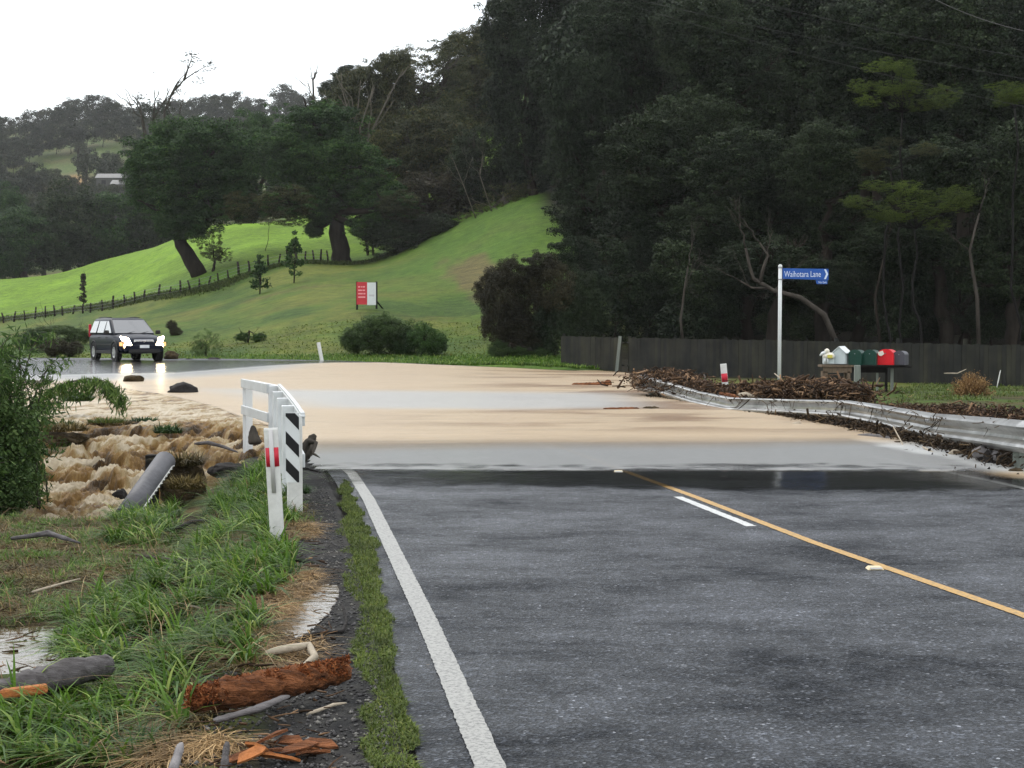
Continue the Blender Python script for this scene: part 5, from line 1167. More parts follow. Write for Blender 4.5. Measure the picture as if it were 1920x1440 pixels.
# ------------------------------------------------------------------ grass and plants close by
def proj(X, Y, Z):
    mm = (Z - CAMZ) / Y; b = (mm * cp + sp_) / (cp - mm * sp_); a = X / Y * (cp + b * sp_); return W2 + F * a, H2 - F * b
def blades(pts, h, w_, az, bend, seed=0):
    n_ = len(pts); T = [0, .38, .72, 1.0]; W_ = [1, .95, .65, .08]
    d = np.stack([np.cos(az), np.sin(az), 0 * az], 1); sd = np.stack([-np.sin(az), np.cos(az), 0 * az], 1)
    v = np.empty((n_, 8, 3))
    for i, (t, ww) in enumerate(zip(T, W_)):
        c = pts + d * (h * bend * t * t)[:, None] + np.array([0, 0, 1]) * (h * (t - .55 * np.minimum(bend, 1.4) * t * t))[:, None]
        v[:, 2 * i] = c - sd * (w_ * ww / 2)[:, None]; v[:, 2 * i + 1] = c + sd * (w_ * ww / 2)[:, None]
    base = np.arange(n_)[:, None] * 8
    f = np.concatenate([base + np.array([[2 * i, 2 * i + 1, 2 * i + 3, 2 * i + 2]]) for i in range(3)], 0)
    return v.reshape(-1, 3), f
M['g_lush'] = leafmat('g_lush', (.035, .085, .012), (.085, .175, .024), (.26, .34, .11), .35, .45, 1.5)
M['g_dry'] = leafmat('g_dry', (.06, .05, .02), (.14, .115, .05), (.26, .21, .11), .2, .6, 1.5)
M['g_past'] = leafmat('g_past', (.06, .10, .018), (.09, .13, .025), (.13, .15, .04), .2, .6, .2)
M['g_straw'] = leafmat('g_straw', (.13, .085, .04), (.32, .22, .12), (.48, .37, .23), .2, .6, 3)
M['g_turf'] = leafmat('g_turf', (.045, .07, .02), (.08, .12, .03), (.13, .15, .05), .2, .6, 3)
M['g_dark'] = leafmat('g_dark', (.02, .05, .016), (.04, .09, .025), (.07, .13, .04), .25, .45, 2)
NB = (-6.5, -.2, 4.6, 19.5)
def in_px(X, Y, Z, polys):
    px, py = proj(X, Y, Z); k = np.zeros(X.shape, bool)
    for pl in polys: k |= in_poly(px, py, pl)
    return k
def grass_patch(name, label, polys, n_tuft, per, h, w_, spread, mat, bendr=(.4, 1.3), az0=None, azs=3.14, seed=0, area=None, hole=-9):
    r = np.random.default_rng(seed); a = area or NB
    tx = []; ty = []
    while len(tx) < n_tuft:
        X_ = r.uniform(a[0], a[2] if area else a[1], 4000); Y_ = r.uniform(a[1] if area else a[2], a[3], 4000) ** 1.0
        Z_ = height(X_, Y_); k = in_px(X_, Y_, Z_, polys) & (fbm(X_ * 3.1, Y_ * 2.0, 3, 55) > hole); tx += list(X_[k]); ty += list(Y_[k])
    tx = np.array(tx[:n_tuft]); ty = np.array(ty[:n_tuft])
    n_ = n_tuft * per; ti = np.repeat(np.arange(n_tuft), per); ta = r.uniform(0, 6.28, n_); tr = r.random(n_) ** .7 * spread
    X_ = tx[ti] + np.cos(ta) * tr; Y_ = ty[ti] + np.sin(ta) * tr; Z_ = height(X_, Y_) - .01
    az = ta * .6 + r.normal(0, .5, n_) if az0 is None else az0 + r.normal(0, azs, n_)
    ths = (.5 + .9 * r.random(n_tuft))[ti]
    v, f = blades(np.stack([X_, Y_, Z_], 1), h * ths * (.5 + .7 * r.random(n_)), w_ * (.6 + .8 * r.random(n_)), az, r.uniform(bendr[0], bendr[1], n_), seed)
    o = link(name, np_mesh(name, v, f, False), M[mat]); tag(o, label, 'grass', None, 'stuff'); return o
lush = [[(160, 1230), (210, 1130), (330, 1060), (420, 1000), (540, 1010), (552, 1080), (495, 1180), (470, 1250), (250, 1250)], [(0, 1345), (120, 1300), (330, 1290), (350, 1400), (280, 1440), (0, 1440)], [(380, 985), (430, 910), (490, 880), (520, 850), (560, 925), (545, 1010), (400, 1010)], [(195, 1025), (230, 960), (330, 960), (340, 1030)], [(130, 1160), (230, 1100), (270, 1200), (200, 1300), (120, 1230)], [(225, 1300), (350, 1240), (350, 1300), (280, 1330)]]
grass_patch('long_grass', 'lush long green grass flattened along the verge', lush, 760, 26, .235, .0135, .06, 'g_lush', (.4, 1.6), 3.6, 1.2, 1, None, -.12)
grass_patch('long_grass', 'dark undergrowth blades between the lush grass clumps', lush, 420, 22, .14, .011, .09, 'g_dark', (.4, 1.5), None, 1, 2, None, -.25)
dry = [[(-40, 920), (220, 950), (420, 1035), (330, 1100), (150, 1150), (-40, 1190)], [(0, 1320), (330, 1260), (400, 1380), (300, 1440), (0, 1400)], [(380, 1230), (520, 1140), (500, 1280)], [(430, 980), (560, 940), (590, 1000), (470, 1030)]]
grass_patch('flattened_grass', 'brown muddy grass pressed flat by the flood', dry, 1900, 26, .12, .0065, .10, 'g_dry', (.7, 2.2), 3.9, 1.3, 3)
grass_patch('short_grass', 'short green grass coming through the flood mud', dry, 1150, 24, .10, .008, .10, 'g_lush', (.3, 1.3), None, 1, 4, None, .05)
grass_patch('flattened_grass', 'brown dead grass matted between the green clumps', lush, 380, 26, .13, .006, .09, 'g_dry', (.7, 2.2), 3.9, 1.2, 8)
straw = [[(500, 1085), (560, 1060), (592, 1085), (548, 1165), (505, 1230), (480, 1270), (470, 1200)], [(460, 985), (545, 960), (590, 1000), (560, 1015), (480, 1020)], [(270, 1400), (330, 1375), (420, 1390), (430, 1440), (260, 1440)], [(480, 1240), (590, 1200), (560, 1260)]]
grass_patch('straw_litter', 'pale straw washed up along the edge of the gravel shoulder', straw, 300, 40, .10, .005, .08, 'g_straw', (1.0, 2.6), 5.0, 1.6, 5)
grass_patch('broad_grass', 'broad pale green grass leaves standing in the lush clumps', lush, 110, 12, .27, .017, .05, 'g_lush', (.3, 1.1), None, 1, 6)
grass_patch('dry_stalks', 'long dry stalks lying through the verge grass', lush + dry, 260, 6, .30, .0045, .10, 'g_straw', (.5, 2.0), 3.9, 1.2, 7)
# turf strip beside the seal
r = np.random.default_rng(12); n_ = 30000; Y_ = 4.8 + (17.3 - 4.8) * r.random(n_) ** 1.35
inn = np.interp(Y_, [4.8, 7.4, 9, 12.4, 17.3], [.27, .27, .22, .11, .13]) + .06 * fbm(Y_ * 4, Y_ * 0, 4, 3); out_ = np.interp(Y_, [4.8, 7.4, 9, 12.4, 16.5, 17.3], [.43, .41, .40, .34, .27, .15]) + .10 * fbm(Y_ * 3, Y_ * 0 + 9, 4, 4)
qq = inn + (out_ - inn) * r.random(n_); X_ = left_x(Y_) - qq; Z_ = np.where(qq < .32, -.004, -.015)
v, f = blades(np.stack([X_, Y_, Z_], 1), .022 + .022 * r.random(n_), .005 + .003 * r.random(n_), r.uniform(0, 6.28, n_), r.uniform(.2, 1.4, n_))
tag(link('turf_strip', np_mesh('turf_strip', v, f), M['g_turf']), 'mossy turf strip growing along the road edge beside the white line', 'grass', None, 'stuff')
# gravel of the shoulder
r = np.random.default_rng(13); n_ = 9000; Y_ = 4.8 + 12 * r.random(n_) ** 1.4; qq = r.uniform(.36, 1.25, n_); X_ = left_x(Y_) - qq; Z_ = height(X_, Y_)
s_ = .005 + .010 * r.random(n_) ** 2; oc = np.array([[1, 0, 0], [0, 1, 0], [-1, 0, 0], [0, -1, 0], [0, 0, .7], [0, 0, -.7]]); of = np.array([[0, 1, 4], [1, 2, 4], [2, 3, 4], [3, 0, 4], [1, 0, 5], [2, 1, 5], [3, 2, 5], [0, 3, 5]])
v = (oc[None] * (.6 + .8 * r.random((n_, 6, 1)))) * s_[:, None, None] + np.stack([X_, Y_, Z_ + s_ * .3], 1)[:, None]; f = of[None] + np.arange(n_)[:, None, None] * 6
M['pebble'] = leafmat('pebble', (.03, .03, .032), (.08, .08, .085), (.2, .2, .19), 0, .5, 2)
tag(link('gravel', np_mesh('gravel', v.reshape(-1, 3), f.reshape(-1, 3)), M['pebble']), 'loose dark gravel on the shoulder', 'gravel', None, 'stuff')
# grass tufts on rocks inside the torrent, verge strips far off, right bank grass
def patch_world(name, label, X_, Y_, h, w_, mat, seed, dz=0, bend=(.3, 1.4)):
    r = np.random.default_rng(seed); n_ = len(X_); Z_ = height(X_, Y_) + dz
    v, f = blades(np.stack([X_, Y_, Z_], 1), h * (.5 + r.random(n_)), w_ * (.6 + .8 * r.random(n_)), r.uniform(0, 6.28, n_), r.uniform(*bend, n_))
    return tag(link(name, np_mesh(name, v, f), M[mat]), label, 'grass', None, 'stuff')
def tuft(label, x, y, D, rx, n_, h, mat, seed, zoff=0):
    r = np.random.default_rng(seed); c = P(x, y, D); a = r.uniform(0, 6.28, n_); rr_ = r.random(n_) ** .5 * rx * D / F
    pts = np.stack([c.x + np.cos(a) * rr_, c.y + np.sin(a) * rr_ * .7, np.full(n_, c.z + zoff) + .0], 1)
    v, f = blades(pts, h * (.5 + r.random(n_)), np.full(n_, .012 * D / 15), a + r.normal(0, .6, n_), r.uniform(.3, 1.6, n_)); o = link('grass_tuft', np_mesh('grass_tuft', v, f), M[mat])
    return tag(o, label, 'grass tuft', 'grass tufts standing in the torrent')
tuft('bright green grass tuft alone in the middle of the torrent', 315, 812, 25, 26, 260, .16, 'g_dark', 1)
tuft('dark grass clump in the pale water beside the willow', 145, 752, 30, 28, 300, .25, 'g_dark', 2)
tuft('green grass streak above the lone tuft in the torrent', 270, 790, 27, 26, 160, .09, 'g_dark', 3)
tuft('low grass clump on the earth hump left in the torrent', 200, 792, 26, 34, 200, .10, 'g_turf', 4)
tuft('grass clump in the water near the willow foot', 110, 800, 25, 36, 260, .14, 'g_turf', 5)
tuft('grass hanging on the bank between the clod and the marker post', 465, 905, 17.6, 30, 420, .16, 'g_dark', 6)
tuft('grass on the bank edge right of the dark clod', 430, 950, 15.4, 40, 420, .16, 'g_lush', 7)
tuft('weeds around the foot of the striped board', 560, 925, 15.2, 22, 240, .09, 'g_dark', 8)
r = np.random.default_rng(31)
X_ = r.uniform(-14, 3.2, 16000); Y_ = np.interp(X_, [-14, -7.5, -5, 0, 3.4], [65.4, 62.9, 61.4, 59.9, 58.0]) + .35 + r.random(16000) ** 1.6 * 5
patch_world('verge_grass', 'green grass verge along the far side of the flood', X_, Y_, .16, .03, 'g_lush', 32)
X_ = r.uniform(5.5, 17, 16000); Y_ = r.uniform(33, 47, 16000); k = (X_ - right_x(Y_) > 2.4) & (Y_ < FC.y + 2 + (15.2 - X_) * 1.02) ; k &= (fbm(X_ * .9, Y_ * .6, 3, 6) > -.25)
patch_world('bank_grass', 'patchy green grass between the guardrail and the board fence', X_[k], Y_[k], .09, .02, 'g_turf', 33)
X_ = r.uniform(-58, -10, 26000); Y_ = np.interp(X_, FENCE_X, FENCE_Y) + r.normal(0, 1.0, 26000)
patch_world('fence_line_grass', 'rank grass growing along the paddock fence line', X_, Y_, .34, .07, 'g_turf', 34)
X_ = r.uniform(-22, 4, 9000); Y_ = 66 + r.random(9000) ** 1.3 * 16; k = Y_ > 0
patch_world('rough_pasture', 'rough grass clumps over the lower slope', X_[k], Y_[k], .075, .05, 'g_past', 35)

# willow at the left edge
def willow():
    root = empty('willow_bush', (-5.9, 18.4, -.5), 'leafy willow bush hanging over the torrent at the left picture edge', 'bush'); r = np.random.default_rng(77); random.seed(77)
    mb = MB(); C_ = []; N_ = []
    for i in range(230):
        bx, by = r.uniform(-1.5, .30), r.uniform(-1.1, 1.3); a = r.uniform(0, 6.28); H = r.uniform(.9, 2.75) - max(0, bx) * 1.3; L = r.uniform(.25, .75)
        pts_ = [Vector((bx + math.cos(a) * L * t * t, by + math.sin(a) * L * t * t, H * (t - .38 * t ** 3) * 1.25)) for t in np.linspace(0, 1, 7)]
        mb.tube(pts_, [.014, .012, .010, .008, .006, .004, .003], 4)
        for k in range(170):
            t = r.random() ** .75; j = min(5, int(t * 6)); q_ = pts_[j].lerp(pts_[j + 1], t * 6 - j); C_.append(q_ + Vector(tuple(r.normal(0, .055, 3))) - Vector((0, 0, .05)))
    mb.build('stems', M['bark_mid'], root)
    c = np.array([tuple(q_) for q_ in C_]); n_ = len(c); nr = unit(n_); nr[:, 2] *= .4; nr /= np.linalg.norm(nr, axis=1)[:, None]
    v, f = leaf_quads(c, nr, np.full(n_, .052), .17, rng, 1.0); link('leaves', np_mesh('leaves', v, f), M['leaf_willow'], root)
    for (x_, y_, z_, a_, b_) in ((-.55, .1, 1.0, 1.05, 1.25), (-.35, -.2, .45, .85, .8)):
        o = bpy.data.objects.new('crown', CR['shrub'][0]); COL.objects.link(o); o.parent = root; o.location = (x_, y_, z_); o.scale = (a_, a_, b_); o.material_slots[0].link = 'OBJECT'; o.material_slots[0].material = M['leaf_bush']
    # long drooping bough over the water
    root = empty('willow_bough', P(95, 735, 23), 'pale drooping willow bough arching over the foaming water', 'branch'); L0 = root.location
    C_ = []; mb = MB(); arc = [(60, 760), (95, 730), (130, 716), (165, 710), (195, 714), (215, 728), (232, 752)]
    q_ = [P(x, y, 23 - .02 * i) - L0 for i, (x, y) in enumerate(arc)]; mb.tube(q_, [.018, .016, .013, .010, .008, .006, .004], 5); mb.build('stem', M['bark_mid'], root)
    for k in range(1500):
        t = r.random() * 5.99; j = int(t); C_.append(q_[j].lerp(q_[j + 1], t - j) + Vector((r.normal(0, .04), r.normal(0, .10), -abs(r.normal(0, .11)))))
    c = np.array([tuple(p_) for p_ in C_]); nr = unit(len(c)); v, f = leaf_quads(c, nr, np.full(len(c), .06), .16, rng, 1.2); link('leaves', np_mesh('leaves', v, f), M['leaf_willow'], root)
willow()

# ------------------------------------------------------------------ logs, rocks and drift
M['bark_red'] = simple('bark_red', (.035, .013, .007), .95, .6, 9, .04, 30, stretch=(.5, 2.5, 2.5), col2=(.33, .125, .05)); M['log_grey'] = simple('log_grey', (.06, .052, .05), .75, .4, 10, .01, 40, stretch=(.4, 3, 3), col2=(.14, .13, .13))
M['wood_orange'] = simple('wood_orange', (.36, .13, .04), .8, .3, 20, .01, 50); M['rock_dark'] = simple('rock_dark', (.014, .012, .011), .9, .5, 8, .02, 20); M['clod'] = simple('clod', (.035, .026, .013), .95, .5, 14, .05, 22, col2=(.085, .06, .028))
M['wood_pale'] = simple('wood_pale', (.34, .29, .22), .8, .25, 14, .006, 60); M['pipe_grey'] = simple('pipe_grey', (.075, .075, .082), .55, .25, 6, .006, 25); M['stone'] = simple('stone', (.16, .15, .15), .7, .3, 8, .01, 30)
M['debris'] = leafmat('debris', (.018, .012, .008), (.075, .045, .028), (.26, .17, .11), 0, .8, 3); M['debris_dark'] = leafmat('debris_dark', (.015, .012, .009), (.055, .04, .028), (.12, .09, .06), 0, .8, 3)
def log(label, pts, rads, mat, cat='log', name='log', rough=.25, n=14, seg=8, seed=1, group=None, flat=1.0):
    """pts: (x, y, D) picture points; shaggy uneven log along them"""
    random.seed(seed); q_ = [P(*p_) for p_ in pts]; o0 = q_[0].copy(); root_loc = (q_[0] + q_[-1]) / 2; dp_ = []; dr = []
    for i in range(len(q_) - 1):
        for j in range(seg): t = j / seg; dp_.append(q_[i].lerp(q_[i + 1], t)); dr.append(rads[i] + (rads[i + 1] - rads[i]) * t)
    dp_.append(q_[-1]); dr.append(rads[-1]); dr = [r_ * (1 + rough * .5 * (random.random() - .5)) for r_ in dr]; dr[0] *= .7; dr[-1] *= .6
    mb = MB(); mb.tube([p_ - root_loc for p_ in dp_], dr, n, True, rough, flat); o = mb.build(name, M[mat], loc=root_loc); tag(o, label, cat, group); return o
lg = log('rusty red bark-covered log lying on the near shoulder', [(352, 1318, 7.0), (430, 1300, 7.05), (560, 1275, 7.2), (655, 1258, 7.35)], [.048, .072, .066, .042], 'bark_red', rough=.34, n=22, seg=12, seed=3)
# shaggy fibres along the red log
r = np.random.default_rng(5); C_ = []; A_ = [P(352, 1318, 7.0), P(430, 1300, 7.05), P(560, 1275, 7.2), P(655, 1258, 7.35)]
for k in range(2600):
    t = r.random() * 2.99; j = int(t); c_ = A_[j].lerp(A_[j + 1], t - j); a = r.uniform(-.1, 3.4); C_.append((c_.x, c_.y - math.cos(a) * .066, c_.z + math.sin(a) * .066))
c = np.array(C_) ; v, f = leaf_quads(c - np.array(lg.location)[None], unit(len(c)), np.full(len(c), .014), .3, r)
M['fibre'] = leafmat('fibre', (.10, .03, .012), (.26, .085, .03), (.45, .19, .08), 0, .9, 8); link('bark_fibre', np_mesh('bark_fibre', v, f), M['fibre'], lg)
lg = log('dark grey log half in the puddle at the lower left', [(-30, 1305, 7.6), (60, 1285, 7.7), (130, 1262, 7.8), (212, 1245, 7.9)], [.06, .075, .07, .05], 'log_grey', seed=4, n=18)
mb = MB(); q_ = P(45, 1296, 7.52) - lg.location; mb.box(q_, (.22, .05, .045), Matrix.Rotation(-.12, 3, 'Y')); o = mb.build('torn_end', M['wood_orange'], lg, .012)
log('thin black stick lying across the gravel at the turf strip', [(548, 1046, 11.6), (590, 1058, 11.5), (640, 1074, 11.2)], [.022, .024, .012], 'rock_dark', 'stick', 'stick', seed=5, n=7, seg=3)
log('black hooked stick on the shoulder above the red log', [(540, 1205, 8.6), (590, 1188, 8.75), (643, 1184, 8.85), (650, 1165, 9.0), (641, 1130, 9.3)], [.010, .011, .012, .010, .006], 'rock_dark', 'stick', 'stick', seed=6, n=6, seg=3)
log('pale curved root lying behind the red log', [(498, 1225, 8.2), (540, 1216, 8.25), (580, 1210, 8.3), (590, 1232, 8.15), (560, 1255, 8.0)], [.02, .022, .02, .02, .012], 'wood_pale', 'root', 'root', seed=7, n=8, seg=4)
log('grey stake poking up at the bottom edge beside the straw', [(322, 1450, 6.05), (340, 1395, 6.25)], [.022, .016], 'stone', 'stake', 'stake', seed=8, n=8)
log('dark stake at the bottom edge left of the bark chips', [(418, 1450, 6.1), (426, 1392, 6.2)], [.018, .013], 'log_grey', 'stake', 'stake', seed=9, n=8)
log('black twig across the white edge line', [(822, 1223, 8.25), (865, 1228, 8.2)], [.005, .003], 'rock_dark', 'twig', 'twig', seed=10, n=5, seg=3)
log('pale chip of wood on the seal inside the edge line', [(790, 1251, 7.95), (806, 1246, 7.97)], [.006, .004], 'wood_pale', 'wood chip', 'wood_chip', seed=11, n=5, seg=3)
log('pale chip of wood on the seal outside the edge line', [(800, 1352, 6.9), (818, 1346, 6.92)], [.005, .004], 'wood_pale', 'wood chip', 'wood_chip', seed=12, n=5, seg=3)
log('flat dark board lying in the gravel below the red log', [(400, 1352, 6.75), (480, 1330, 6.8), (540, 1305, 6.95)], [.03, .04, .03], 'log_grey', 'board', 'board', seed=13, n=6, flat=.35)
# bark chips at the bottom edge
random.seed(9); chips = [(450, 1432, 0), (480, 1425, 1), (505, 1412, 2), (520, 1432, 1), (545, 1405, 2), (560, 1428, 0), (575, 1412, 1), (590, 1435, 0), (470, 1442, 1), (535, 1420, 2), (500, 1438, 2), (600, 1418, 0)]
for i, (x, y, t_) in enumerate(chips):
    p_ = hit(x, y); mb = MB(); L = random.uniform(.05, .11); a = random.uniform(-.5, .8); rot = Matrix.Rotation(a, 3, 'Z') @ Matrix.Rotation(random.uniform(-.4, .4), 3, 'Y') @ Matrix.Rotation(random.uniform(-.6, .6), 3, 'X')
    vs_ = [(-L, -.02, 0), (-L * .3, -.028, .006), (L * .6, -.022, .004), (L, -.004, 0), (L * .5, .024, .006), (-L * .6, .02, 0)]
    mb.prism([rot @ Vector(v_) for v_ in vs_], rot @ Vector((0, 0, .011))); o = mb.build('bark_chip', M[('bark_red', 'wood_orange', 'bark_red')[t_]], loc=p_ + Vector((0, 0, .02 + .012 * (i % 3))))
    tag(o, 'curl of red bark in the heap of chips at the bottom edge of the shoulder', 'bark chip', 'bark chips heaped at the bottom edge')
# pipe, post, clod
a = P(240, 962, 15.5); b = P(310, 864, 16.6); root = empty('concrete_pipe', a, 'grey concrete pipe leaning out of the torrent against a black post', 'pipe')
d_ = (b - a); mb = MB(); rp_ = .108; mb.lathe([(rp_ * .78, -.1), (rp_, -.1), (rp_, d_.length * .3), (rp_ * 1.01, d_.length * .6), (rp_, d_.length), (rp_ * .8, d_.length + .004), (rp_ * .78, d_.length - .3), (rp_ * .78, -.1)], (0, 0, 0), d_, 28); mb.build('barrel', M['pipe_grey'], root)
mb = MB(); sd_ = Vector((.098, -.062, -.03)); mb.tube([sd_ + d_ * t for t in (.02, .3, .6, .95)], .010, 6); 
for t in np.linspace(.05, .95, 14): mb.tube([sd_ + d_ * t, sd_ + d_ * t + Vector((.03, 0, .01))], .006, 4)
mb.build('seam_strip', M['white_dirty'], root)
p_ = P(286, 965, 17.2); mb = MB(); mb.box((0, 0, .28), (.125, .12, .74)); o = mb.build('timber_post', M['timber_black'], None, .01, loc=p_); tag(o, 'black wet post standing behind the leaning pipe', 'post')
def lump(label, x, y, D, rx, rz_, mat, cat, name, seed, ry=None, amp=.35, sub=3):
    import bmesh
    bm = bmesh.new(); bmesh.ops.create_icosphere(bm, subdivisions=sub, radius=1); k = D / F; c_ = P(x, y, D); rs = np.random.default_rng(seed)
    co = np.array([v_.co[:] for v_ in bm.verts]); nz = fbm(co[:, 0] * 1.4 + seed, co[:, 1] * 1.4 + co[:, 2] * 1.1, 4, seed) + .5 * fbm(co[:, 0] * 3 + co[:, 2] * 2, co[:, 1] * 3 + seed, 3, seed + 5)
    for v_, q_ in zip(bm.verts, nz): v_.co *= 1 + amp * q_; v_.co.x *= rx * k; v_.co.y *= (ry or rx) * k; v_.co.z *= rz_ * k
    me = bpy.data.meshes.new(name); bm.to_mesh(me); bm.free(); me.polygons.foreach_set('use_smooth', [True] * len(me.polygons)); o = link(name, me, M[mat], loc=c_); return tag(o, label, cat)
lump('muddy clod of earth and roots behind the leaning pipe', 345, 918, 17.4, 40, 52, 'clod', 'earth clod', 'earth_clod', 3, amp=.5, sub=4)
lump('black rock standing out of the flood', 344, 734, 39.5, 27, 14, 'rock_dark', 'rock', 'rock', 4, amp=.5)
lump('brown clump of debris in the flood below the headlights', 252, 711, 47, 16, 9, 'clod', 'debris clump', 'debris_clump', 5, amp=.6)
lump('dark brown clump at the roadside right of the car', 322, 668, 64.5, 13, 9, 'clod', 'debris clump', 'debris_clump', 6, amp=.5)
lump('black debris lump at the foot of the grey-green roadside shrub', 403, 675, 64, 14, 5, 'rock_dark', 'debris clump', 'debris_clump', 7, amp=.4)
lump('small dark lump at the roadside between two larger ones', 356, 675, 64, 9, 3, 'rock_dark', 'debris clump', 'debris_clump', 8, amp=.4)
for (x, y, D, rx, rz_, mt_, lab) in ((118, 812, 24.5, 46, 12, 'clod', 'earth hump breaking the torrent near the willow'), (205, 797, 27, 40, 7, 'clod', 'brown grassy hump in the upper torrent'), (228, 935, 20.4, 22, 26, 'rock_dark', 'dark ledge in the falling water left of the pipe'), (430, 872, 19.6, 36, 14, 'rock_dark', 'grey stony ledge in the torrent left of the marker post')):
    lump(lab, x, y + 10, D, rx, rz_, mt_, 'earth hump', 'earth_hump', int(x), amp=.45, sub=4)
tuft('brown and green grass trailing over the hump near the willow', 118, 808, 24.4, 46, 500, .14, 'g_dry', 21)
tuft('brown grass trailing over the hump in the upper torrent', 205, 796, 26.9, 42, 420, .12, 'g_dry', 22)
tuft('brown roots and grass draped over the clod behind the pipe', 345, 872, 17.1, 36, 520, .16, 'g_dry', 23)
tuft('grass and roots hanging low on the clod behind the pipe', 350, 915, 16.6, 36, 420, .14, 'g_dry', 24)
log('dark log drifting in the far part of the flood', [(1072, 723, 44.5), (1110, 723, 44.3), (1136, 721, 44.2), (1144, 717, 44.1)], [.07, .09, .10, .10], 'bark_red', seed=21)
log('dark waterlogged beam drifting before the guardrail end', [(1131, 769, 31.6), (1165, 769, 31.6), (1198, 768, 31.8)], [.05, .055, .05], 'bark_red', seed=22)
lump('small drift clump right of the waterlogged beam', 1222, 766, 32, 13, 5, 'clod', 'debris clump', 'debris_clump', 10, amp=.6)
log('dark root stump wedged behind the striped board', [(560, 868, 17.6), (575, 842, 17.6), (590, 815, 17.7)], [.05, .09, .03], 'bark_mid', 'root stump', 'root_stump', seed=23, rough=.5)
log('twisted root reaching over the water right of the striped board', [(562, 860, 17.2), (580, 828, 17.2), (593, 830, 17.1), (586, 850, 17.0), (600, 858, 17.0)], [.03, .03, .02, .015, .006], 'bark_mid', 'root', 'root', seed=24, n=7, seg=4)
log('thin black root at the water edge beside the striped board', [(560, 876, 17.8), (580, 880, 17.6), (602, 886, 17.4)], [.02, .014, .006], 'rock_dark', 'root', 'root', seed=25, n=6, seg=3)
log('brown broken plank behind the far post of the bridge railing', [(478, 832, 21.8), (474, 798, 21.9)], [.11, .03], 'bark_mid', 'stump', 'stump', seed=26, flat=.5)
log('dark branch lying in the foaming water left of the bridge railing', [(365, 832, 23), (390, 830, 22.9), (420, 838, 22.8), (446, 848, 22.6)], [.02, .03, .025, .012], 'log_grey', 'branch', 'branch', seed=27, n=7, seg=4)
log('black rubber strip lying in the grass left of the marker post', [(330, 992, 14.0), (360, 978, 14.1), (395, 976, 14.1)], [.03, .035, .02], 'rock_dark', 'strip', 'rubber_strip', seed=28, flat=.5)
# flood wrack around the guardrail
def heap(name, label, path, n_, spread, hgt, Lr_, rr, mat, seed, chunk=0):
    random.seed(seed); q_ = [P(*a_) for a_ in path]; mb = MB()
    for i in range(n_):
        t = random.random() * (len(q_) - 1.001); j = int(t); c_ = q_[j].lerp(q_[j + 1], t - j); hh = hgt[j] + (hgt[j + 1] - hgt[j]) * (t - j)
        c_ = c_ + Vector((random.gauss(0, spread), random.gauss(0, spread), 0)); u_ = random.random(); c_.z = c_.z + hh * u_ ** 1.3 * max(0, 1 - .1 * abs(random.gauss(0, 1)))
        L = random.uniform(*Lr_); d_ = Vector((random.gauss(0, 1), random.gauss(0, 1), random.gauss(0, .45))).normalized(); r_ = random.uniform(*rr) * (1 if random.random() < .8 else 2.2)
        m_ = c_ + Vector((random.gauss(0, 1), random.gauss(0, 1), random.gauss(0, 1))) * L * .12
        mb.tube([c_ - d_ * L / 2, m_, c_ + d_ * L / 2], [r_, r_ * .9, r_ * .5], 5, True, .3)
    o = link(name, mb.mesh(name), M[mat]); rs = np.random.default_rng(seed); nl_ = n_ * 3; t = rs.random(nl_) * (len(q_) - 1.001); j = t.astype(int); qa = np.array([tuple(a_) for a_ in q_]); fr_ = (t - j)[:, None]
    c_ = qa[j] * (1 - fr_) + qa[j + 1] * fr_; hq = np.array(hgt)[j] * (1 - fr_[:, 0]) + np.array(hgt)[j + 1] * fr_[:, 0]; c_[:, 0] += rs.normal(0, spread, nl_); c_[:, 1] += rs.normal(0, spread, nl_); c_[:, 2] += hq * rs.random(nl_) ** 1.2 * .9
    v, f = leaf_quads(c_, unit(nl_, rs), np.full(nl_, .030), .55, rs); l_ = link('leaf_litter', np_mesh('leaf_litter', v, f), M[mat], o); tag(l_, kind='stuff')
    return tag(o, label, 'flood debris', None, 'stuff')
heap('debris_heap', 'heap of broken branches and bark caught behind the guardrail', [(1225, 722, 38.5), (1290, 735, 37), (1370, 745, 35.5), (1450, 748, 34.5), (1520, 750, 33.5), (1600, 752, 32)], 3000, .40, [.45, .34, .16, .40, .50, .34], (.08, .5), (.005, .020), 'debris', 1)
heap('debris_heap', 'dark tangle of twigs packed under the guardrail', [(1230, 744, 37.5), (1340, 768, 33.6), (1480, 785, 29.5), (1600, 803, 26.5), (1750, 838, 22.4), (1930, 885, 18.6)], 3600, .15, [.03, .04, .12, .20, .24, .28], (.06, .32), (.003, .011), 'debris_dark', 2)
heap('debris_heap', 'brown leafy wrack on top of the guardrail end', [(1205, 712, 38.8), (1245, 706, 38.6), (1290, 712, 38)], 480, .2, [.10, .22, .1], (.05, .22), (.003, .009), 'debris', 3)
heap('debris_heap', 'line of twigs and bark stranded on the grass behind the right part of the guardrail', [(1600, 768, 31), (1720, 782, 28), (1830, 796, 25), (1950, 815, 22.5)], 1700, .45, [.12, .2, .34, .34], (.05, .3), (.003, .011), 'debris', 4)
heap('debris_heap', 'fine drift litter stranded along the silty road edge', [(1460, 808, 27), (1600, 835, 23.5), (1750, 872, 20), (1920, 905, 17.6)], 700, .30, [.03, .04, .04, .05], (.04, .2), (.003, .009), 'debris', 5)
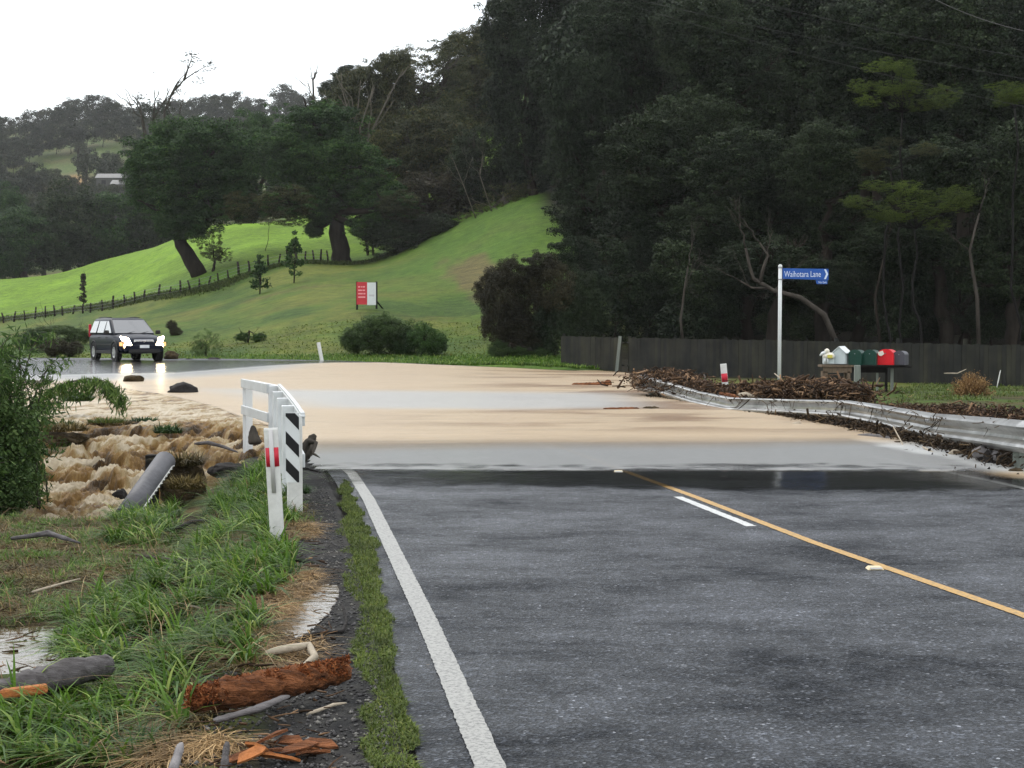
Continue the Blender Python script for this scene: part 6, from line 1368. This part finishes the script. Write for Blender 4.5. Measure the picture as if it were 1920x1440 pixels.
# hanging twigs on the beam
random.seed(3); mb = MB()
for i in range(230):
    j = random.randrange(12, len(gq) - 4); c_ = gq[j].lerp(gq[j + 1], random.random()) + Vector((random.uniform(-.12, .04), -.05, .14)); L = random.uniform(.05, .3)
    d_ = Vector((random.gauss(0, .5), random.gauss(0, .3), random.choice((-1, -1, .6)) * random.random())); mb.tube([c_, c_ + d_ * L * .6 + Vector((0, -.03, 0)), c_ + d_ * L], [.007, .005, .003], 4)
tag(link('hanging_twigs', mb.mesh('hanging_twigs'), M['debris_dark']), 'twigs and roots draped over the guardrail beam', 'flood debris', None, 'stuff')
LG = [([(1385, 742, 34.2), (1430, 744, 34)], [.085, .075], 'wood_pale', 'smooth tan log lying just behind the guardrail below the marker post'),
 ([(1350, 738, 34.5), (1375, 744, 34.2), (1392, 752, 34)], [.05, .06, .05], 'bark_red', 'orange brown root stock touching the smooth tan log'),
 ([(1610, 818, 24.2), (1650, 822, 23.8), (1690, 836, 23.2)], [.05, .07, .06], 'log_grey', 'thick grey bough lying under the kink of the guardrail'),
 ([(1730, 838, 21.5), (1765, 858, 20.6), (1790, 870, 20)], [.016, .02, .012], 'wood_pale', 'forked pale branch reaching down to the silty road edge'),
 ([(1675, 800, 23), (1690, 828, 22.4), (1697, 844, 22)], [.010, .010, .008], 'wood_pale', 'thin pale stick leaning from under the guardrail'),
 ([(1838, 858, 19.6), (1870, 862, 19.4), (1905, 872, 19)], [.09, .12, .10], 'rock_dark', 'black waterlogged log under the right end of the guardrail'),
 ([(1555, 745, 34), (1535, 755, 33.5)], [.05, .03], 'rock_dark', 'black broken limb propped before the mailbox stand'),
 ([(1478, 726, 36), (1490, 745, 35)], [.06, .05], 'wood_pale', 'pinkish upright stump in the debris left of the sign pole'),
 ([(1320, 702, 38), (1332, 740, 36)], [.025, .05], 'bark_mid', 'dark bent limb rising from the debris beside the marker post'),
 ([(1290, 712, 37.5), (1312, 725, 37), (1345, 745, 36)], [.03, .06, .05], 'rock_dark', 'black forked limb in the debris left of the marker post'),
 ([(1452, 700, 37), (1470, 716, 36.6)], [.012, .02], 'wood_pale', 'thin pale twig sticking up beside the sign pole'),
 ([(1770, 700, 38), (1795, 700, 38), (1812, 692, 38)], [.014, .014, .008], 'wood_pale', 'bleached branch sticking out of the brush pile'),
 ([(1869, 727, 38), (1876, 694, 38)], [.014, .012], 'white_dirty', 'thin white stake right of the brush pile')]
for i, (pts_, rd, mt, lab) in enumerate(LG): log(lab, pts_, rd, mt, 'log' if max(rd) > .04 else 'stick', 'log' if max(rd) > .04 else 'stick', seed=40 + i, n=9, seg=4, rough=.35)
for i, (x, y, D, rx, rz_, mt, lab) in enumerate(((1790, 850, 20.6, 10, 7, 'wood_pale', 'orange tan stone among the twigs under the guardrail'), (1842, 850, 19.6, 18, 13, 'stone', 'grey stone under the guardrail, left of two'), (1878, 854, 19.3, 18, 14, 'stone', 'grey stone under the guardrail, right of two'), (1905, 886, 18.3, 14, 9, 'clod', 'brown clod on the silty road edge at the right picture edge'), (1494, 800, 27, 10, 10, 'wood_pale', 'pale torn clump under the bent guardrail'))):
    lump(lab, x, y, D, rx, rz_, mt, 'stone' if 'stone' in lab else 'clump', 'stone' if 'stone' in lab else 'debris_clump', 30 + i)
# brush pile
p_ = P(1822, 752, 36.5); root = empty('brush_pile', p_, 'tangled brown brush pile on the grass in front of the board fence', 'brush pile'); random.seed(8); mb = MB(); C_ = []
for i in range(520):
    a = random.uniform(0, 6.28); e = random.uniform(0, 1.5); L = random.uniform(.35, .62); c_ = Vector((math.cos(a) * math.cos(e) * L, math.sin(a) * math.cos(e) * L, abs(math.sin(e)) * L * 1.1)); s0 = c_ * random.uniform(.1, .5) + Vector((random.gauss(0, .08), random.gauss(0, .08), 0)); mb.tube([s0, (s0 + c_) / 2 + Vector((random.gauss(0, .05), random.gauss(0, .05), random.gauss(0, .05))), c_], [.007, .006, .003], 4)
    for k in range(6): C_.append(c_.lerp(s0, random.random() * .7) + Vector((random.gauss(0, .04), random.gauss(0, .04), random.gauss(0, .04))))
M['brush'] = leafmat('brush', (.09, .05, .025), (.22, .14, .07), (.34, .24, .13), .1, .8, 4)
mb.build('twigs', M['brush'], root); c = np.array([tuple(q_) for q_ in C_]); v, f = leaf_quads(c, unit(len(c)), np.full(len(c), .022), .5); link('dead_leaves', np_mesh('dead_leaves', v, f), M['brush'], root)

rs = np.random.default_rng(91); random.seed(91); mb = MB(); k_ = 0
X_ = rs.uniform(-4.3, -.3, 6000); Y_ = 5.2 + rs.random(6000) * 9.5; q_ = left_x(Y_) - X_; ok = (q_ > .55) & (q_ < 3.6); X_, Y_ = X_[ok][:1500], Y_[ok][:1500]; Z_ = height(X_, Y_)
for x, y, z in zip(X_, Y_, Z_):
    a = random.uniform(0, 6.28); L = random.uniform(.02, .13) * (2.2 if random.random() < .08 else 1); d_ = Vector((math.cos(a), math.sin(a), random.uniform(-.1, .35))) * L; c_ = Vector((x, y, z + random.uniform(.005, .05)))
    mb.tube([c_ - d_ / 2, c_ + Vector((random.gauss(0, L * .08), random.gauss(0, L * .08), 0)), c_ + d_ / 2], [random.uniform(.002, .006)] * 2 + [.002], 4, True, .3)
tag(link('verge_litter', mb.mesh('verge_litter'), M['debris']), 'twigs and bark fragments washed through the verge grass', 'flood debris', None, 'stuff')
for i, (pts_, rd, mt, lab) in enumerate((([(20, 1010, 12.6), (90, 1000, 12.7), (150, 1018, 12.5)], [.02, .022, .012], 'log_grey', 'grey stick on the flattened brown grass at the left'), ([(255, 1040, 12), (330, 1052, 11.9), (400, 1046, 11.8)], [.012, .016, .01], 'bark_mid', 'dark stick below the leaning pipe'), ([(60, 1110, 10.6), (150, 1085, 10.9)], [.010, .006], 'wood_pale', 'pale stalk above the big puddle'), ([(330, 1130, 10), (420, 1150, 9.8)], [.007, .005], 'wood_pale', 'pale stalk lying across the lush grass'), ([(640, 1278, 7.7), (672, 1272, 7.75)], [.012, .008], 'bark_mid', 'small dark stick against the turf strip by the red log'), ([(575, 1340, 7.0), (625, 1322, 7.1), (650, 1318, 7.1)], [.008, .008, .004], 'wood_pale', 'thin pale root on the gravel below the red log'))):
    log(lab, pts_, rd, mt, 'stick', 'stick', seed=70 + i, n=7, seg=4, rough=.4)
# ------------------------------------------------------------------ air
HAZE = .00012
m, n = newmat('haze_mat'); o = n.nodes.new('ShaderNodeOutputMaterial'); pv = n.nodes.new('ShaderNodeVolumePrincipled'); pv.inputs['Density'].default_value = HAZE; pv.inputs['Color'].default_value = (.97, .98, 1, 1); pv.inputs['Anisotropy'].default_value = .3
lk(n, pv.outputs[0], o.inputs['Volume']); mb = MB(); zmin = float(GZ.min()) - 2; zmax = float(GZ.max()) + 45
mb.box((0, 0, (zmin + zmax) / 2), (3600, 3600, zmax - zmin)); tag(mb.build('haze', m), kind='stuff')
